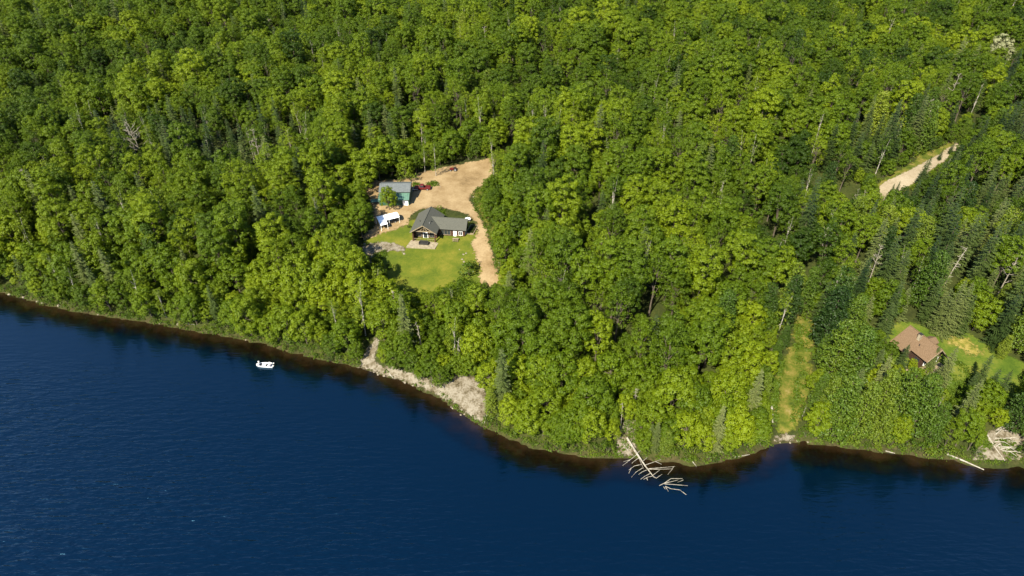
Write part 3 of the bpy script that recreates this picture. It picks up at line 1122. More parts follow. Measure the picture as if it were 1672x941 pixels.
# shrubs and saplings: the lake edge and the rims of the openings
c2 = []
for x in np.arange(-190, 190, 2.1):
    i = np.interp(x, SHX, SHY)
    for o_ in (.5, 1.7):
        c2.append((x + random.uniform(-.7, .7), i + o_ + random.uniform(-.5, .7), 0))
for cg in CL_G:
    lo, hi = cg.min(0) - 9, cg.max(0) + 9
    X, Y = np.meshgrid(np.arange(lo[0], hi[0], 2.6), np.arange(lo[1], hi[1], 2.6))
    for x, y in zip(X.ravel(), Y.ravel()):
        c2.append((x + random.uniform(-1, 1), y + random.uniform(-1, 1), 1))
c2 = np.array(c2)
d2 = shore_d(c2[:, :2])
z2 = Hd(c2[:, :2], d2)
for (x, y, w), d, z in zip(c2, d2, z2):
    q = proj((x, y, z))
    if d < .15 or not (-60 < q[0] < IW + 60):
        continue
    if w == 1 and (d < 6 or occ_near(x, y) < .3 or (q[0] > 1240 and q[1] > 470 and random.random() < .7)):
        continue
    if w == 0 and (d > 7 or occ_near(x, y) < -.8):
        continue
    s = random.uniform(.5, 1.2) if w == 0 else random.uniform(.4, 1.2)
    if w == 0 and d < 1.2:
        s *= .8
    var = random.randrange(4)
    ok = False
    for f in (1, .7, .45):
        if not blocks(x, y, z, 2.6, 1.8, s * f, .05):
            s *= f
            ok = True
            break
    if not ok:
        continue
    plant('shrub', var, x, y, s, .6 + random.gauss(0, .2), sz=random.uniform(.8, 1.3), z=z)
    occ_add(x, y, 1.1 * s)

# ------------------------------------------------------------------ trees as objects, the far wood as one object
NAMES = dict(maple='maple_tree', birch='birch_tree', spruce='spruce_tree', pine='pine_tree', shrub='shrub', dead='dead_tree', silver='willow_tree')
CATS = dict(maple='maple', birch='birch', spruce='spruce', pine='pine', shrub='shrub', dead='dead tree', silver='willow')
LIMIT = dict(maple=296, birch=296, spruce=296, pine=296, shrub=296, dead=200, silver=50)


def zone(px, py, d):
    """where a tree stands, told by what can be found in the photograph"""
    if d < 11:
        for lim, txt in ((220, 'on the far left shore'), (420, 'on the shore left of the boat'), (585, 'on the shore behind the boat'),
                         (710, 'beside the first gravel bank'), (800, 'beside the broad stony bank'), (920, 'right of the stony bank'), (1040, 'left of the fallen tree'),
                         (1150, 'behind the fallen tree'), (1262, 'on the shore left of the beach'), (1400, 'on the shore right of the beach'), (1540, 'on the shore below the brown cabin'),
                         (1e9, 'beside the driftwood heap')):
            if px < lim:
                return txt
    if py < 190:
        for lim, txt in ((400, 'on the hillside at upper left'), (700, 'on the hillside behind the shed'), (950, 'on the hillside behind the dirt yard'), (1400, 'on the hillside left of the road')):
            if px < lim:
                return txt
        return 'on the hillside beyond the gravel road'
    if py < 305:
        for lim, txt in ((200, 'left of the bare white tree'), (420, 'around the bare white tree'), (590, 'left of the green shed'), (690, 'behind the green shed'), (830, 'behind the dirt yard'), (960, 'right of the dirt yard'),
                         (1120, 'behind the middle of the wood'), (1280, 'well left of the gravel road'), (1420, 'left of the gravel road')):
            if px < lim:
                return txt
        return 'beside the gravel road'
    if px < 300:
        return 'behind the far left shore' if px < 150 else 'in the stand left of the boat'
    if px < 480:
        return 'in the stand behind the boat'
    if px < 640:
        return 'in the stand left of the lawn'
    if px < 800:
        return 'between lawn and gravel banks'
    if px < 930:
        return 'right of the dirt drive' if py < 480 else 'above the broad stony bank'
    if px < 1080:
        return 'above the fallen tree' if py > 560 else 'well above the fallen tree' if py > 430 else 'in the middle wood'
    if px < 1262:
        return 'left of the grass lane' if py > 520 else 'behind the grass lane wood' if py > 400 else 'in the wood left of the road'
    if py < 420:
        return 'just below the gravel road'
    if px < 1440:
        return 'between grass lane and cabin' if py > 520 else 'above the grass lane'
    if py < 545:
        return 'behind the brown cabin'
    return 'around the brown cabin lawn'


LOOK = dict(
    maple=[('deep green', .38), ('mid green', .62), ('yellow-green', 9)], birch=[('dull green', .45), ('light green', .7), ('yellowish', 9)],
    spruce=[('dark', .45), ('grey-green', .7), ('pale', 9)], pine=[('dark', .5), ('bright green', 9)], shrub=[('dark green', .45), ('mid green', .7), ('yellow-green', 9)],
    dead=[('', 9)], silver=[('', 9)])
NOUN = dict(maple='round maple', birch='slender birch', spruce='pointed spruce', pine='layered pine', shrub='low bush', dead='dead tree', silver='silvery willow')


def size_word(kind, t):
    hh = PROTO[kind][t['var']][2] * t['s'] * t['sz']
    if kind == 'shrub':
        return 'small' if hh < 1.6 else 'large' if hh > 2.8 else ''
    if kind == 'dead':
        return ['white wide-branched', 'grey twiggy', 'pale stubby'][t['var']]
    return 'tall' if hh > 18 else 'small' if hh < 9.5 else ''


solo, rest = {k_: [] for k_ in NAMES}, []
for t in TREES:
    p = proj((t['x'], t['y'], t['z'] + .6 * PROTO[t['kind']][t['var']][2] * t['s']))
    t['px'], t['py'] = proj((t['x'], t['y'], t['z']))
    t['d'] = float(shore_d((t['x'], t['y']))[0])
    t['dist'] = math.sqrt(t['x'] ** 2 + t['y'] ** 2 + (CAMH - t['z']) ** 2)
    t['show'] = PROTO[t['kind']][t['var']][2] * t['s'] / t['dist']
    if -25 < p[0] < IW + 25 and -15 < p[1] < IH:
        solo[t['kind']].append(t)
    else:
        rest.append(t)
for k_ in solo:
    if k_ in ('shrub', 'dead'):
        solo[k_].sort(key=lambda t: -t['show'])
    else:
        solo[k_].sort(key=lambda t: t['dist'])
    rest += solo[k_][LIMIT[k_]:]
    solo[k_] = solo[k_][:LIMIT[k_]]

ORD = ['first', 'second', 'third', 'fourth', 'fifth', 'sixth', 'seventh', 'eighth', 'ninth']
groups = {}
for k_, ts in solo.items():
    for t in ts:
        look = next(w for w, lim in LOOK[k_] if t['tint'] < lim)
        key = ' '.join(w for w in (size_word(k_, t), look, NOUN[k_]) if w)
        groups.setdefault((k_, key, zone(t['px'], t['py'], t['d'])), []).append(t)
FIRST = {}
for (k_, key, zn), ts in groups.items():
    ts.sort(key=lambda t: t['px'])
    for i, t in enumerate(ts):
        if len(ts) == 1:
            lab = f'{key} {zn}'
        elif len(ts) <= 9:
            lab = f'{ORD[i]} from left among {key}{"es" if key[-1] == "h" else "s"} {zn}'
        else:
            lab = f'{key} {zn}'
        cm, tm_, _h, _r = PROTO[k_][t['var']]
        root = thing(NAMES[k_], lab, CATS[k_], (t['x'], t['y'], t['z']), t['rot'], f'{key} group {zn}' if len(ts) > 1 else None)
        root.scale = (t['s'], t['s'], t['s'] * t['sz'])
        if (k_, t['var']) not in FIRST:
            cr = link('crown' if k_ not in ('shrub', 'dead') else ('foliage' if k_ == 'shrub' else 'branches'), cm, None, root)
            tk = link('trunk' if k_ != 'shrub' else 'stem', tm_, None, root)
            FIRST[(k_, t['var'])] = (cr, tk)
        else:
            a, b = FIRST[(k_, t['var'])]
            cr, tk = a.copy(), b.copy()
            for c in (cr, tk):
                COL.objects.link(c)
                c.parent = root
        cr['tint'] = t['tint']

keys = sorted(FIRST)
rest = [t for t in rest if (t['kind'], t['var']) in FIRST]
pm = bpy.data.meshes.new('forest')
pm.vertices.add(len(rest))
pm.vertices.foreach_set('co', np.array([(t['x'], t['y'], t['z']) for t in rest], np.float32).ravel())
for nm, typ, vals in (('which', 'INT', [keys.index((t['kind'], t['var'])) for t in rest]), ('turn', 'FLOAT', [t['rot'] for t in rest]), ('tint', 'FLOAT', [t['tint'] for t in rest])):
    pm.attributes.new(nm, typ, 'POINT').data.foreach_set('value', np.array(vals, np.int32 if typ == 'INT' else np.float32))
pm.attributes.new('size', 'FLOAT_VECTOR', 'POINT').data.foreach_set('vector', np.array([(t['s'], t['s'], t['s'] * t['sz']) for t in rest], np.float32).ravel())
forest = link('forest', pm)
forest['kind'] = 'stuff'
forest['label'] = 'unbroken green wood covering the far hillside'
gt = bpy.data.node_groups.new('forest_nodes', 'GeometryNodeTree')
gt.interface.new_socket('Geometry', in_out='INPUT', socket_type='NodeSocketGeometry')
gt.interface.new_socket('Geometry', in_out='OUTPUT', socket_type='NodeSocketGeometry')
gi, go = gt.nodes.new('NodeGroupInput'), gt.nodes.new('NodeGroupOutput')
jn = gt.nodes.new('GeometryNodeJoinGeometry')


def named(nm, typ):
    n = gt.nodes.new('GeometryNodeInputNamedAttribute')
    n.data_type = typ
    n.inputs['Name'].default_value = nm
    return n.outputs['Attribute']


a_w, a_t, a_s = named('which', 'INT'), named('turn', 'FLOAT'), named('size', 'FLOAT_VECTOR')
cx = gt.nodes.new('ShaderNodeCombineXYZ')
gt.links.new(a_t, cx.inputs['Z'])
for i, kk in enumerate(keys):
    cmp_ = gt.nodes.new('FunctionNodeCompare')
    cmp_.data_type = 'INT'
    cmp_.operation = 'EQUAL'
    gt.links.new(a_w, [s for s in cmp_.inputs if s.name == 'A' and s.type == 'INT'][0])
    [s for s in cmp_.inputs if s.name == 'B' and s.type == 'INT'][0].default_value = i
    jj = gt.nodes.new('GeometryNodeJoinGeometry')
    for ob in FIRST[kk]:
        oi = gt.nodes.new('GeometryNodeObjectInfo')
        oi.transform_space = 'ORIGINAL'
        oi.inputs['Object'].default_value = ob
        gt.links.new(oi.outputs['Geometry'], jj.inputs[0])
    ip = gt.nodes.new('GeometryNodeInstanceOnPoints')
    gt.links.new(gi.outputs[0], ip.inputs['Points'])
    gt.links.new(cmp_.outputs[0], ip.inputs['Selection'])
    gt.links.new(jj.outputs[0], ip.inputs['Instance'])
    gt.links.new(cx.outputs[0], ip.inputs['Rotation'])
    gt.links.new(a_s, ip.inputs['Scale'])
    gt.links.new(ip.outputs[0], jn.inputs[0])
gt.links.new(jn.outputs[0], go.inputs[0])
md = forest.modifiers.new('wood', 'NODES')
md.node_group = gt
print('TREES', {k_: len(v) for k_, v in solo.items()}, 'forest', len(rest))

# ------------------------------------------------------------------ weeds and tufts on the open ground (nobody could count them)
def tufts(name, polys, n, size, label, mat, tintless=True):
    rr = np.random.default_rng(len(name) + n)
    C = []
    for poly in polys:
        pg = np.array([G(*p)[:2] for p in poly])
        lo, hi = pg.min(0), pg.max(0)
        P = rr.uniform(lo, hi, (n * 6, 2))
        P = P[pip(P, pg)]
        keep = np.array([mnoise.noise(Vector((p[0] / 3.5, p[1] / 3.5, 4.0))) for p in P]) + rr.normal(0, .18, len(P)) > .05
        C.append(P[keep][:n])
    if name == 'undergrowth':
        x = rr.uniform(-190, 190, 1100)
        C.append(np.column_stack([x, np.interp(x, SHX, SHY) + rr.uniform(-.2, 1.2, 1100)]))
        C[-1] = C[-1][~np.array([pip(proj(np.column_stack([C[-1], np.full(1100, .5)])), c) for c in CLEAR]).any(0)]
    C = np.concatenate(C)
    d = shore_d(C)
    C = C[d > .05]
    z = Hd(C, shore_d(C)) + .1
    k_ = 12
    sc = rr.uniform(.5, 1.3, len(C))
    base = np.repeat(np.column_stack([C, z]), k_, 0)
    off = rr.normal(0, 1, (len(base), 3)) * np.array([.45, .45, .22]) * np.repeat(sc, k_)[:, None] * size
    off[:, 2] = np.abs(off[:, 2]) + .05
    nn = unit(off * np.array([1, 1, .6]) + np.array([0, 0, .35 * size]))
    V = leaf_quads(base + off, nn, .17 * size + .06, .4, rr)
    o = link(name, np_mesh(name, V, np.arange(len(V)).reshape(-1, 4)), mat)
    o['kind'] = 'stuff'
    o['label'] = label
    o['tint'] = .55
    return o


tufts('weeds', [[(1296, 520), (1334, 520), (1342, 560), (1330, 610), (1318, 690), (1262, 700), (1258, 650), (1270, 590)][:0] or [(1296, 520), (1336, 520), (1334, 560), (1326, 610), (1308, 690), (1290, 690), (1300, 610)], [(1258, 700), (1258, 640), (1268, 590), (1280, 590), (1270, 640), (1268, 700)],
                [(800, 290), (784, 302), (770, 318), (776, 345), (790, 372), (800, 405), (812, 455), (832, 462), (830, 400), (815, 330)],
                [(1376, 330), (1440, 290), (1500, 242), (1560, 222), (1545, 232), (1480, 268), (1436, 297)]], 480, .8, 'low weeds and tufts over the grass lane and verges', M['shrub'])
tufts('undergrowth', [[(588, 606), (620, 600), (690, 625), (740, 655), (770, 690), (730, 655), (640, 618)], [(600, 415), (630, 410), (640, 440), (615, 445)], [(1535, 575), (1580, 600), (1600, 640), (1545, 645)],
                      [(1000, 748), (1004, 690), (1040, 665), (1046, 745)], [(1585, 760), (1592, 720), (1660, 715), (1680, 760)], [(705, 345), (728, 342), (728, 352), (712, 352)], [(672, 300), (715, 296), (716, 304), (676, 306)]], 130, .7,
      'scattered low green undergrowth at the edges of the banks and lawns', M['shrub'])

#BUILDINGS-BEGIN
# ------------------------------------------------------------------ buildings
def window(parent, x0, x1, z0, z1, y, face='front', frame='white', bars=1):
    """frame with glazing; face front = -y side, right = +x side, left = -x side (y is then the plane's x)"""
    fr, pn = MB(), MB()
    t = .09

    def bx(mb, a0, a1, c0, c1, d0, d1):
        if face == 'front':
            mb.box(a0, a1, y - d1, y - d0, c0, c1)
        elif face == 'right':
            mb.box(y + d0, y + d1, a0, a1, c0, c1)
        else:
            mb.box(y - d1, y - d0, a0, a1, c0, c1)
    bx(fr, x0, x1, z0 - t, z0, .003, .09)
    bx(fr, x0, x1, z1, z1 + t, .003, .09)
    bx(fr, x0 - t, x0, z0 - t, z1 + t, .003, .09)
    bx(fr, x1, x1 + t, z0 - t, z1 + t, .003, .09)
    for i in range(bars):
        c = x0 + (x1 - x0) * (i + 1) / (bars + 1)
        bx(fr, c - .03, c + .03, z0, z1, .004, .075)
    bx(pn, x0 + .004, x1 - .004, z0 + .004, z1 - .004, .006, .04)
    f = fr.build('window', M[frame], parent)
    pn.build('pane', M['glass'], f)
    return f


def gable_roof(xh, y0, y1, ze, zr, th=.2, xoff=0.0):
    mb = MB()
    mb.slab([(xoff - xh, y0, ze), (xoff, y0, zr), (xoff, y1, zr), (xoff - xh, y1, ze)], th)
    mb.slab([(xoff + .002, y0, zr), (xoff + xh, y0, ze), (xoff + xh, y1, ze), (xoff + .002, y1, zr)], th)
    return mb


# --- the dark-roofed house on the clearing
hz = H(-25.9, 171.6)
house = thing('lake_house', 'dark-roofed L-shaped log house with open gable porch above the lawn', 'house', (-25.9, 171.4, hz), rad(-7.5))
b = MB()
b.prism([(-3.4, -1.2), (3.4, -1.2), (3.4, 3.55), (0, 5.65), (-3.4, 3.55)], 1.9, 10.0)
b.box(-3.4, -3.2, .15, 1.9, -1.2, 3.4)
b.build('wall', M['log'], house)
b = MB()
b.box(3.402, 11.5, 3.5, 8.4, -1.2, 3.0)
b.add([(11.3, 3.5, 3.0), (11.3, 8.4, 3.0), (11.3, 5.95, 4.9), (11.5, 3.5, 3.0), (11.5, 8.4, 3.0), (11.5, 5.95, 4.9)], [(0, 1, 2), (3, 5, 4), (0, 2, 5, 3), (1, 4, 5, 2), (0, 3, 4, 1)])
b.build('wall', M['log'], house)
roof = gable_roof(4.05, -.7, 10.7, 3.35, 5.95).build('roof', M['roof_grey'], house)
b = MB()
b.slab([(1.0, 5.95, 5.22), (12.1, 5.95, 5.22), (12.1, 2.75, 3.05), (4.1, 2.75, 3.05)], .18)
b.slab([(1.0, 5.952, 5.22), (12.1, 5.952, 5.22), (12.1, 9.2, 3.05), (4.1, 9.2, 3.05)], .18)
b.build('roof', M['roof_grey'], house)
b = MB()
b.tube([(0, -.72, 5.98), (0, 10.72, 5.98)], [.10, .10], 6)
b.tube([(1.1, 5.95, 5.25), (12.12, 5.95, 5.25)], [.09, .09], 6)
b.build('ridge_cap', M['roof_grey'], roof)
for (x, y, z) in ((1.6, 3.4, 4.95), (-1.7, 3.2, 4.9), (1.4, 2.2, 5.05)):
    MB().tube([(x, y, z - .5), (x, y, z + .45)], [.1, .1], 8).build('vent_pipe', M['steel' if z == 5.05 else 'black'], roof)
fas = MB()
for sx in (-1, 1):
    fas.slab([(sx * 4.06, -.78, 3.36), (0, -.78, 5.97), (0, -.703, 5.97), (sx * 4.06, -.703, 3.36)], .24)
fas.build('bargeboard', M['trim'], house)
for x in (-3.3, 3.3):
    MB().box(x - .16, x + .16, -.15, .15, -.6, 3.38).build('post', M['log'], house)
bm_ = MB().box(-3.6, 3.6, -.14, .14, 3.4, 3.68)
bm_.build('beam', M['trim'], house)
b = MB()
for x0, z0, x1, z1 in ((-1.1, 3.7, 0, 4.9), (1.1, 3.7, 0, 4.9), (0, 3.7, 0, 5.6)):
    b.tube([(x0, 0, z0), (x1, 0, z1)], [.1, .1], 6)
b.build('truss', M['trim'], house)
for x0, x1 in ((-2.7, -1.3), (1.3, 2.7)):
    window(house, x0, x1, .6, 2.3, 1.9, frame='trim')
window(house, -1.7, 1.7, 3.4, 4.3, 1.9, frame='trim', bars=3)
dr = MB().box(-.75, .75, 1.80, 1.897, .05, 2.2).build('door', M['white'], house)
MB().box(-.6, .6, 1.775, 1.797, .3, 2.0).build('pane', M['glass'], dr)
b = MB()
for x in np.arange(-3.0, 3.01, .5):
    b.box(x - .025, x + .025, -.06, -.01, .0, .95)
b.box(-3.12, -.9, -.08, .0, .95, 1.03)
b.box(.9, 3.12, -.08, .0, .95, 1.03)
b.build('railing', M['trim'], house)
window(house, 4.4, 7.2, .9, 2.3, 3.5, frame='trim', bars=2)
window(house, 9.8, 10.8, 1.0, 2.2, 3.5)
window(house, 4.4, 5.6, .9, 2.1, 11.5, 'right')
dr = MB().box(8.1, 9.1, 3.40, 3.497, .1, 2.25).build('door', M['white'], house)
MB().tube([(8.97, 3.33, 1.1), (8.97, 3.40, 1.1)], [.05, .05], 6).build('handle', M['steel'], dr)
window(house, 2.9, 4.4, 1.0, 2.3, -3.4, 'left')
window(house, 6.4, 7.6, 1.0, 2.3, -3.4, 'left')

pz = hz
b = MB()
b.add([(-30.9, 168.6, pz - 1), (-22.4, 167.6, pz - 1), (-21.6, 170.9, pz - 1), (-29.9, 172.2, pz - 1), (-30.9, 168.6, pz + .12), (-22.4, 167.6, pz + .12), (-21.6, 170.9, pz + .12), (-29.9, 172.2, pz + .12)],
      [(0, 3, 2, 1), (4, 5, 6, 7), (0, 1, 5, 4), (1, 2, 6, 5), (2, 3, 7, 6), (3, 0, 4, 7)])
o = b.build('patio', M['stone'])
o['kind'] = 'structure'
sofa = thing('garden_sofa', 'black garden sofa on the pale patio below the house gable', 'sofa', (-25.9, 169.8, pz + .12), rad(-7.5))
MB().box(-1.2, 1.2, -.45, .45, .1, .5).build('seat', M['black'], sofa, bevel=.06)
MB().box(-1.2, 1.2, .46, .66, .1, 1.0).build('backrest', M['black'], sofa, bevel=.06)
for x in (-1.32, 1.32):
    MB().box(x - .115, x + .115, -.45, .66, 0, .75).build('armrest', M['black'], sofa, bevel=.05)


def bench(loc, rz, label):
    t = thing('picnic_table', label, 'table', loc, rz, 'pale tables in front of the house wing')
    MB().box(-.9, .9, -.38, .38, .70, .76).build('tabletop', M['trim'], t)
    for s in (-1, 1):
        MB().box(-.9, .9, s * .72 - .14, s * .72 + .14, .42, .46).build('seat', M['trim'], t)
        MB().box(s * .6 - .05, s * .6 + .05, -.8, .8, .36, .418).build('crossbar', M['trim'], t)
        MB().tube([(s * .6, -.7, 0), (s * .6, -.3, .7)], [.05, .05], 5).build('leg', M['trim'], t)
        MB().tube([(s * .6, .7, 0), (s * .6, .3, .7)], [.05, .05], 5).build('leg', M['trim'], t)


for (a, c, lab) in ((730.5, 383.3, 'pale picnic table close under the long window of the house wing'), (749.5, 385, 'pale picnic table before the white door of the house wing'),
                    (744, 393.5, 'pale picnic table standing farthest out on the shaded lawn beside the house')):
    g = G(a, c)
    bench(g, rad(-6), lab)

g = G(764, 361.5)
tk = thing('propane_tank', 'white round-ended gas tank behind the corner of the house wing', 'gas tank', g, rad(10))
b = MB()
b.tube([(-.95, 0, .75), (-.8, 0, .75), (-.55, 0, .75), (.55, 0, .75), (.8, 0, .75), (.95, 0, .75)], [.1, .4, .52, .52, .4, .1], 14)
b.build('tank', M['white'], tk, smooth=True)
for x in (-.5, .5):
    MB().box(x - .08, x + .08, -.35, .35, 0, .32).build('leg', M['steel'], tk)
MB().tube([(0, 0, 1.2), (0, 0, 1.42)], [.16, .14], 10).build('valve_cap', M['white'], tk)

g = G(771, 376)
bed = thing('garden_bed', 'timber-edged square garden bed beside the house wing', 'garden bed', g, rad(-14))
for (x0, x1, y0, y1) in ((-1.0, 1.0, 2.3, 2.5), (-1.0, 1.0, -2.5, -2.3), (-1.2, -1.0, -2.5, 2.5), (1.0, 1.2, -2.5, 2.5)):
    MB().box(x0, x1, y0, y1, -.3, .42).build('edging_board', M['trim'], bed)
MB().box(-.998, .998, -2.298, 2.298, -.3, .25).build('soil', M['shrub'] if False else M['log'], bed)
so_ = MB()
r_ = np.random.default_rng(5)
lv = leaf_quads(np.column_stack([r_.uniform(-.9, .9, 500), r_.uniform(-2.2, 2.2, 500), r_.uniform(.27, .6, 500)]), np.tile([0, 0, 1.], (500, 1)), .13, .6, r_)
link('plants', np_mesh('plants', lv, np.arange(len(lv)).reshape(-1, 4)), M['shrub'], bed)

# --- the green shed
sz_ = H(-37, 193)
shed = thing('metal_shed', 'green metal shed with grey roof and teal lean-to roof', 'shed', (-37.3, 191.3, sz_), rad(1))
b = MB()
b.prism([(-4.85, -.6), (4.7, -.6), (4.7, 3.75), (-4.85, 3.75)], 2.5, 8.9)
b.add([(-4.85, 2.5, 3.75), (-4.85, 8.9, 3.75), (-4.85, 5.7, 4.85), (4.7, 2.5, 3.75), (4.7, 8.9, 3.75), (4.7, 5.7, 4.85)], [(0, 1, 2), (3, 5, 4), (0, 2, 5, 3), (1, 4, 5, 2), (0, 3, 4, 1)])
b.build('wall', M['wall_green'], shed)
b = MB()
b.slab([(-5.1, 2.1, 3.75), (4.95, 2.1, 3.75), (4.95, 5.7, 5.05), (-5.1, 5.7, 5.05)], .12)
b.slab([(-5.1, 5.702, 5.05), (4.95, 5.702, 5.05), (4.95, 9.3, 3.75), (-5.1, 9.3, 3.75)], .12)
rf = b.build('roof', M['roof_metal'], shed)
b = MB()
for x in np.arange(-5.0, 4.95, .6):
    b.slab([(x - .03, 2.09, 3.79), (x + .03, 2.09, 3.79), (x + .03, 5.69, 5.09), (x - .03, 5.69, 5.09)], .03)
b.build('standing_seam', M['roof_metal'], rf)
ln = MB().slab([(-5.0, -.6, 2.35), (4.75, -.6, 2.35), (4.75, 2.495, 3.3), (-5.0, 2.495, 3.3)], .1).build('lean_to_roof', M['roof_teal'], shed)
b = MB()
for x in np.arange(-4.9, 4.75, .6):
    b.slab([(x - .03, -.61, 2.39), (x + .03, -.61, 2.39), (x + .03, 2.48, 3.34), (x - .03, 2.48, 3.34)], .03)
b.build('standing_seam', M['roof_teal'], ln)
MB().prism([(-4.8, -.6), (4.6, -.6), (4.6, 2.25), (-4.8, 2.25)], .1, 2.497).build('lean_to_wall', M['wall_green'], shed)
dr = MB().box(2.6, 4.3, .03, .098, 0, 1.95).build('door', M['white'], shed)
MB().box(2.75, 2.85, -.03, .028, .9, 1.05).build('handle', M['steel'], dr)
window(shed, -1.0, .4, .9, 1.7, .1)
g = G(615, 331)
tp = thing('covered_woodpile', 'low teal tarp over a heap at the end of the green shed', 'woodpile', g, rad(4))
b = MB()
b.slab([(-1.7, -1.1, .75), (1.5, -1.2, .9), (1.5, 0, 1.35), (-1.7, 0, 1.2)], .06)
b.slab([(-1.7, .002, 1.2), (1.5, .002, 1.35), (1.5, 1.2, .9), (-1.7, 1.1, .75)], .06)
b.build('tarp', M['roof_teal'], tp)
b = MB()
for i in range(7):
    for j in range(3 if abs(i - 3) > 1 else 4):
        b.tube([(-1.55, -.75 + i * .25, .13 + j * .25), (1.35, -.75 + i * .25, .13 + j * .25)], [.12, .12], 6)
b.build('logs', M['bark'], tp)

# --- white canopy with a dark car below
cz = H(-38.2, 181.2)
cp = thing('canopy_shelter', 'white fabric carport on thin posts beside the green shed', 'canopy', (-38.0, 181.2, cz), rad(27))
b = MB()
arc = [(-1.6, 2.15), (-1.3, 2.5), (-.6, 2.75), (0, 2.82), (.6, 2.75), (1.3, 2.5), (1.6, 2.15)]
for (y0, z0), (y1, z1) in zip(arc, arc[1:]):
    b.slab([(-3.3, y0, z0), (3.3, y0, z0), (3.3, y1, z1), (-3.3, y1, z1)], .05)
b.build('roof', M['tarp'], cp)
MB().slab([(-3.25, -3.3, 1.85), (-1.0, -3.3, 1.85), (-1.0, -1.62, 2.14), (-3.25, -1.62, 2.14)], .05).build('awning', M['tarp'], cp)
for x in (-3.2, 0, 3.2):
    for y in (-1.55, 1.55):
        MB().tube([(x, y, -.2), (x, y, 2.14)], [.05, .05], 6).build('post', M['white'], cp)
for x in (-3.15, -1.1):
    MB().tube([(x, -3.2, -.2), (x, -3.2, 1.83)], [.06, .06], 6).build('post', M['white'], cp)


def wheels(t, spots, r, wd):
    for (x, y) in spots:
        wl = MB().tube([(x, y - wd / 2, r), (x, y - wd * .35, r), (x, y + wd * .35, r), (x, y + wd / 2, r)], [r * .85, r, r, r * .85], 14).build('wheel', M['rubber'], t)
        s = -1 if y < 0 else 1
        MB().tube([(x, y + s * wd * .5, r), (x, y + s * (wd * .5 + .03), r)], [r * .55, r * .5], 10).build('rim', M['steel'], wl)


car = thing('parked_car', 'dark car parked under the white canopy', 'car', (-37.4, 181.5, cz + .05), rad(27))
b = MB().add([(x, y * w_, z) for (x, z, w_) in ((-2.1, .35, .9), (-2.15, .75, .9), (-1.9, .95, .9), (-1.1, 1.0, .9), (-.6, 1.42, .74), (.8, 1.45, .74), (1.5, 1.0, .9), (2.05, .9, .88), (2.15, .6, .88), (2.1, .35, .88)) for y in (-.9, .9)],
             [(2 * i, 2 * i + 1, (2 * i + 3) % 20, (2 * i + 2) % 20) for i in range(10)] + [tuple(range(0, 20, 2))[::-1], tuple(range(1, 20, 2))])
b.build('body', M['black'], car, bevel=.04)
for s in (-1, 1):
    MB().add([(-.95, s * .83, 1.05), (1.3, s * .83, 1.05), (.75, s * .70, 1.38), (-.55, s * .70, 1.38)], [(0, 1, 2, 3)]).build('side_window', M['glass'], car)
wheels(car, [(-1.35, -.85), (1.35, -.85), (-1.35, .85), (1.35, .85)], .33, .22)

# --- red pickup and red tractor
g = G(690, 309.5)
pk = thing('pickup_truck', 'dark red pickup truck parked beside the green shed', 'pickup', g, rad(0))
b = MB()
for (x0, x1, z0, z1, w_) in ((-2.6, -1.15, .45, 1.05, .95), (-1.148, .55, .45, 1.12, .97), (.552, 2.7, .45, .7, .95)):
    b.box(x0, x1, -w_, w_, z0, z1)
for y in (-1, 1):
    b.box(.552, 2.7, y * .95 - (.08 if y > 0 else 0), y * .95 + (.08 if y < 0 else 0), .702, 1.12)
b.box(2.6, 2.7, -.868, .868, .702, 1.12)
b.build('body', M['red'], pk, bevel=.04)
b = MB().add([(-1.15, -.9, 1.122), (.5, -.9, 1.122), (.5, .9, 1.122), (-1.15, .9, 1.122), (-.55, -.72, 1.78), (.4, -.72, 1.78), (.4, .72, 1.78), (-.55, .72, 1.78)],
             [(0, 3, 2, 1), (4, 5, 6, 7), (0, 1, 5, 4), (1, 2, 6, 5), (2, 3, 7, 6), (3, 0, 4, 7)])
b.build('cab', M['red'], pk, bevel=.03)
MB().add([(-1.11, -.75, 1.20), (-1.11, .75, 1.20), (-.64, .66, 1.70), (-.64, -.66, 1.70)], [(0, 1, 2, 3)]).build('windscreen', M['glass'], pk)
for s in (-1, 1):
    MB().add([(-.85, s * .875, 1.22), (.42, s * .875, 1.22), (.36, s * .755, 1.70), (-.5, s * .755, 1.70)], [(0, 1, 2, 3)]).build('side_window', M['glass'], pk)
    MB().box(-2.63, -2.602, s * .7 - .15, s * .7 + .15, .75, .92).build('headlight', M['white'], pk)
MB().box(-2.75, -2.603, -.93, .93, .42, .6).build('bumper', M['steel'], pk)
wheels(pk, [(-1.8, -.88), (1.7, -.88), (-1.8, .88), (1.7, .88)], .38, .26)
g = G(681, 309)
tr = thing('utility_trailer', 'low grey trailer standing between the shed wall and the red pickup', 'trailer', (g[0] - 1.0, g[1] - .9, g[2]), rad(4))
MB().box(-1.6, 1.4, -.8, .8, .5, .6).build('deck', M['trim'], tr)
for y in (-.8, .8):
    MB().box(-1.6, 1.4, y - .03, y + .03, .602, .9).build('side_board', M['steel'], tr)
MB().tube([(1.4, 0, .5), (2.3, 0, .45)], [.05, .05], 6).build('drawbar', M['steel'], tr)
wheels(tr, [(-.2, -.95), (-.2, .95)], .32, .2)

